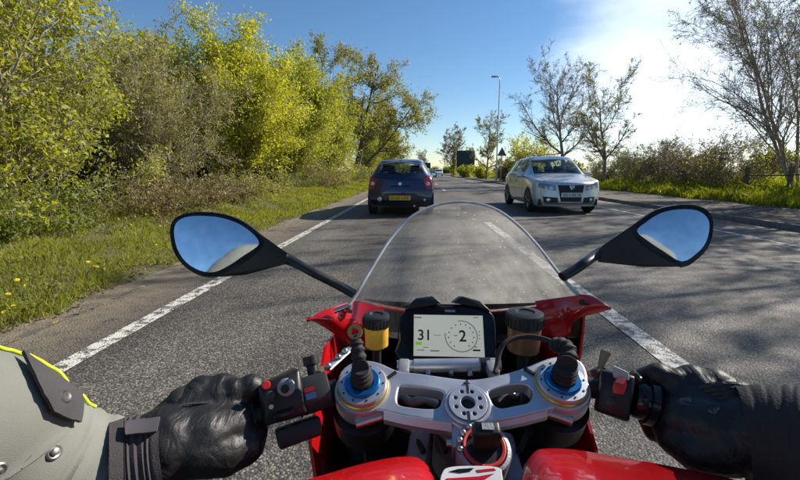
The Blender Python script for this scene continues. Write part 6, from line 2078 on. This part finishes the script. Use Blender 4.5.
# ---- gloves
def glove(side, P):
    """P: knuckles, wrist etc. as (px, py, d); one continuous skin with five separate fingers round the grip"""
    g_in, g_out = (LB[2], LB[3]) if side < 0 else (RB[2], RB[3])
    axis = (g_out - g_in).normalized()
    wr_ = W(*P['wrist'])
    caps = []
    K = [W(*p) for p in P['knuckles']]                 # index, middle, ring, little
    kr = [0.0165, 0.0175, 0.0165, 0.0150]
    base = [wr_ + axis * (-side * 0 + (i - 1.5) * 0.012) for i in range(4)]
    for i in range(4):
        caps.append((base[i], K[i], 0.0235, kr[i] * 1.05))
        if i < 3: caps.append((K[i], K[i + 1], kr[i] * 0.72, kr[i + 1] * 0.72))
        # finger: over the bar, down its front, tip tucked back underneath
        u = 0.10 + 0.235 * i
        q = g_in.lerp(g_out, u)
        back = Vector((0, -1, 0)); dn = Vector((0, 0, -1))
        pip = q + Vector((0, 0.031, 0.010)) + axis * 0.0
        dip = q + Vector((0, 0.028, -0.020))
        tip = q + Vector((0, 0.006, -0.031))
        fr = [0.0116, 0.0120, 0.0114, 0.0102][i]
        top = q + Vector((0, 0.012, 0.027))
        caps += [(K[i], top, kr[i] * 0.86, fr * 1.08), (top, pip, fr * 1.12, fr * 1.08), (pip, dip, fr * 1.05, fr), (dip, tip, fr, fr * 0.92)]
    for a, c in zip(P['palm'][:-1], P['palm'][1:]):
        caps.append((W(*a[:3]), W(*c[:3]), a[3], c[3]))
    for a, c in zip(P['thumb'][:-1], P['thumb'][1:]):
        caps.append((W(*a[:3]), W(*c[:3]), a[3], c[3]))
    caps.append((wr_, W(*P['forearm'][:3]), 0.036, P['forearm'][3]))
    me = blob_mesh(caps, 0.0024, 3, disp=0.0034, dscale=0.028)
    gl = rpart(me, 'glove', M_LEATH)
    return gl, K, caps


LP_ = dict(knuckles=[(241, 398, 0.405), (222, 391, 0.402), (202, 393, 0.395), (184, 402, 0.387)], wrist=(168, 446, 0.358), forearm=(138, 470, 0.345, 0.034),
           palm=[(170, 448, 0.358, 0.030), (205, 436, 0.368, 0.028), (232, 425, 0.382, 0.022)],
           thumb=[(196, 450, 0.357, 0.024), (224, 453, 0.366, 0.0205), (245, 447, 0.378, 0.0170), (253, 432, 0.392, 0.0145)])
glove_l, K_l, _ = glove(-1, LP_)
RP_ = dict(knuckles=[(672, 390, 0.402), (692, 383, 0.398), (714, 385, 0.390), (734, 394, 0.382)], wrist=(752, 434, 0.352), forearm=(795, 448, 0.330, 0.043),
           palm=[(750, 436, 0.352, 0.031), (712, 428, 0.365, 0.029), (684, 418, 0.380, 0.024)],
           thumb=[(724, 446, 0.353, 0.025), (698, 449, 0.362, 0.021), (678, 440, 0.376, 0.0175), (667, 424, 0.392, 0.0150)])
glove_r, K_r, _ = glove(1, RP_)

# knuckle guards, stretch ribs, seams on the backs of the hands
for gl, K, sgn in ((glove_l, K_l, -1), (glove_r, K_r, 1)):
    upn = (Vector((0, -0.45, 0.9))).normalized()
    for i in range(4):
        a = K[i]
        rpart(MB().sphere(a + upn * 0.0060, 0.0135, 14, 9, (0.95, 1.2, 0.75)), 'knuckle_guard', M_LEATHM, gl)
    wr_ = W(*(LP_ if sgn < 0 else RP_)['wrist'])
    mid = (K[1] + K[2]) * 0.5
    for k in range(5 if sgn > 0 else 0):
        t = 0.30 + 0.085 * k
        c = wr_.lerp(mid, t) + upn * (0.0215 + 0.004 * math.sin(math.pi * t))
        ax = (K[3] - K[0]).normalized()
        rb = [c + ax * s_ * 0.026 - upn * (0.010 * s_ * s_) for s_ in np.linspace(-1, 1, 9)]
        rpart(MB().tube(rb, [0.0012, 0.0028, 0.0034, 0.0036, 0.0036, 0.0036, 0.0034, 0.0028, 0.0012], 8), 'stretch_rib', M_LEATH, gl)
    # piping seam from the knuckles over the back of the hand
    sm = [K[0] + upn * 0.016, K[0].lerp(wr_, 0.35) + upn * 0.021, K[1].lerp(wr_, 0.55) + upn * 0.0255, K[2].lerp(wr_, 0.7) + upn * 0.026]
    rpart(MB().tube(smooth_open([tuple(p) for p in sm], 5), 0.0012, 6), 'glove_seam', M_LEATHM, gl)

# left cuff: ribbed gauntlet with a strap and pale illegible print
cl = [W(108, 474, 0.336), W(130, 468, 0.345), W(154, 460, 0.353), W(172, 454, 0.358)]
rows_c, rows_s = [], []
pc = [Vector(p) for p in smooth_open([tuple(c) for c in cl], 8)]
xx = None
for i, p in enumerate(pc):
    d = (pc[min(i + 1, len(pc) - 1)] - pc[max(i - 1, 0)]).normalized()
    if xx is None: xx = Vector((0, 0, 1)).cross(d).normalized()
    xx = (xx - d * xx.dot(d)).normalized(); y = d.cross(xx)
    t_ = i / (len(pc) - 1)
    r_ = 0.0425 + (0.0400 - 0.0425) * t_
    rows_s.append([p + (xx * math.cos(2 * math.pi * j / 40) + y * math.sin(2 * math.pi * j / 40)) * r_ * 1.02 for j in range(40)])
    if 0.25 < t_ < 0.9: r_ *= 1 + 0.018 * math.sin(i * 2.1)
    rows_c.append([p + (xx * math.cos(2 * math.pi * j / 40) + y * math.sin(2 * math.pi * j / 40)) * r_ for j in range(40)])
cuff_l = rpart(MB().grid(rows_c, loop=True), 'glove_cuff', M_CUFF, glove_l)
bvc = BVHTree.FromPolygons([p for r_ in rows_s for p in r_], [(i * 40 + j, i * 40 + (j + 1) % 40, (i + 1) * 40 + (j + 1) % 40, (i + 1) * 40 + j) for i in range(len(rows_s) - 1) for j in range(40)])


def on_cuff(px, py, off):
    d = ray(px, py).normalized()
    h = bvc.ray_cast(CAM, d)
    if h[0] is None: return None
    n = h[1] if h[1].dot(d) < 0 else -h[1]
    return h[0] + n * off


top_a, top_b = (next((0.25 * k for k in range(1520, 1910) if on_cuff(q_, 0.25 * k, 0) is not None), 440) for q_ in (127, 168))
g = []
for i in range(9):
    u = i / 8; row = []
    for j in range(5):
        v = j / 4
        px = 127 + (168 - 127) * u - 3 * v
        py = top_a * (1 - u) + top_b * u + 9 + 13 * v + 3 * u
        row.append(on_cuff(px, py, 0.003))
    if all(h is not None for h in row): g.append(row)
if len(g) > 2:
    strap = rpart(MB().grid(g), 'wrist_strap', pm('purple_grey_strap', (0.085, 0.072, 0.085), 0.8, var=0.15), cuff_l, solid=-0.002)
    M_PRINT = pm('pale_print', (0.34, 0.33, 0.33), 0.8)
    for k in range(8):
        if k == 3: continue
        px = 131 + k * 4.0; py = top_a + (top_b - top_a) * (px - 127) / 41 + 15
        q = [on_cuff(px + a, py + b, 0.0038) for a, b in ((0, 0), (2.2, 0.7), (1.8, 3.3), (-0.4, 2.5))]
        if all(h is not None for h in q):
            rpart(MB().poly(q), 'print_mark', M_PRINT, strap)

# ---- right forearm: dark gauntlet, then sleeve out of view
sh_r, el_r = Vector((0.30, -0.30, 1.30)), Vector((0.50, 0.0, 0.95))
rows_g = fold_tube([W(742, 437, 0.350), W(770, 441, 0.340), W(800, 447, 0.328), W(838, 454, 0.312), W(925, 470, 0.277)], [0.0425, 0.046, 0.049, 0.051, 0.052], 40, 14, 0.014, 8)
gaunt = rpart(MB().grid(rows_g, loop=True), 'glove_cuff', pm('dark_brown_gauntlet', (0.026, 0.021, 0.021), 0.7, var=0.2, bump=0.0006, bscale=500), glove_r)
rows_r = fold_tube([sh_r, sh_r.lerp(el_r, 0.55) + Vector((0.03, 0, 0)), el_r, W(985, 484, 0.255), W(925, 472, 0.275), W(908, 467, 0.283)], [0.088, 0.082, 0.074, 0.064, 0.057, 0.056], 40, 8, 0.04, 5)
sleeve_r = rpart(MB().grid(rows_r, loop=True), 'jacket_sleeve', M_GREY)
yl_ = [W(768, 474, 0.318), W(785, 476, 0.312), W(805, 478, 0.305), W(830, 482, 0.295)]
rpart(MB().tube(yl_, [0.004, 0.007, 0.008, 0.008], 12, flat=0.5), 'neon_edge', M_NEON, sleeve_r)

# ---- body: one continuous figure seated on the bike, leaning to the bars (out of the picture)
body_caps = []
pel, che, nek = Vector((BX, -0.44, 0.93)), Vector((BX, -0.33, 1.24)), Vector((BX, -0.27, 1.40))
body_caps += [(pel, che, 0.15, 0.16), (che + Vector((-0.1, 0, 0)), che + Vector((0.1, 0, 0)), 0.14, 0.14), (sh_l, che, 0.09, 0.12), (sh_r, che, 0.09, 0.12), (che, nek, 0.10, 0.065)]
rpart(blob_mesh(body_caps, 0.018, 4, disp=0.015, dscale=0.12), 'jacket_body', M_GREY)
leg_caps = []
for sx in (-1, 1):
    hip = Vector((BX + sx * 0.11, -0.45, 0.90)); kn = Vector((BX + sx * 0.25, -0.06, 0.70)); an = Vector((BX + sx * 0.20, -0.38, 0.40))
    leg_caps += [(hip, kn, 0.095, 0.068), (kn, an, 0.064, 0.045)]
leg_caps += [(Vector((BX - 0.1, -0.46, 0.92)), Vector((BX + 0.1, -0.46, 0.92)), 0.12, 0.12)]
rpart(blob_mesh(leg_caps, 0.016, 4), 'trousers', M_TROU)
for sx in (-1, 1):
    an = Vector((BX + sx * 0.20, -0.38, 0.40))
    rpart(blob_mesh([(an + Vector((0, 0, 0.04)), an + Vector((0, 0.0, -0.03)), 0.055, 0.05), (an + Vector((0, -0.02, -0.04)), an + Vector((0, 0.15, -0.05)), 0.042, 0.034)], 0.01, 3), 'boot', M_LEATHM)
hc = Vector((BX, -0.20, 1.56))
helm = rpart(MB().sphere(hc, 0.14, 28, 18, (0.92, 1.1, 1.05)), 'helmet', M_BLKG)
vis = []
for i in range(9):
    th_ = R(62 + i * 4.5)
    vis.append([hc + Vector((math.sin(th_) * math.sin(p) * 0.92, math.sin(th_) * math.cos(p) * 1.1, math.cos(th_) * 1.05)) * 0.1425 for p in np.linspace(-1.15, 1.15, 17)])
rpart(MB().grid(vis), 'visor', M_CARGLASS, helm)
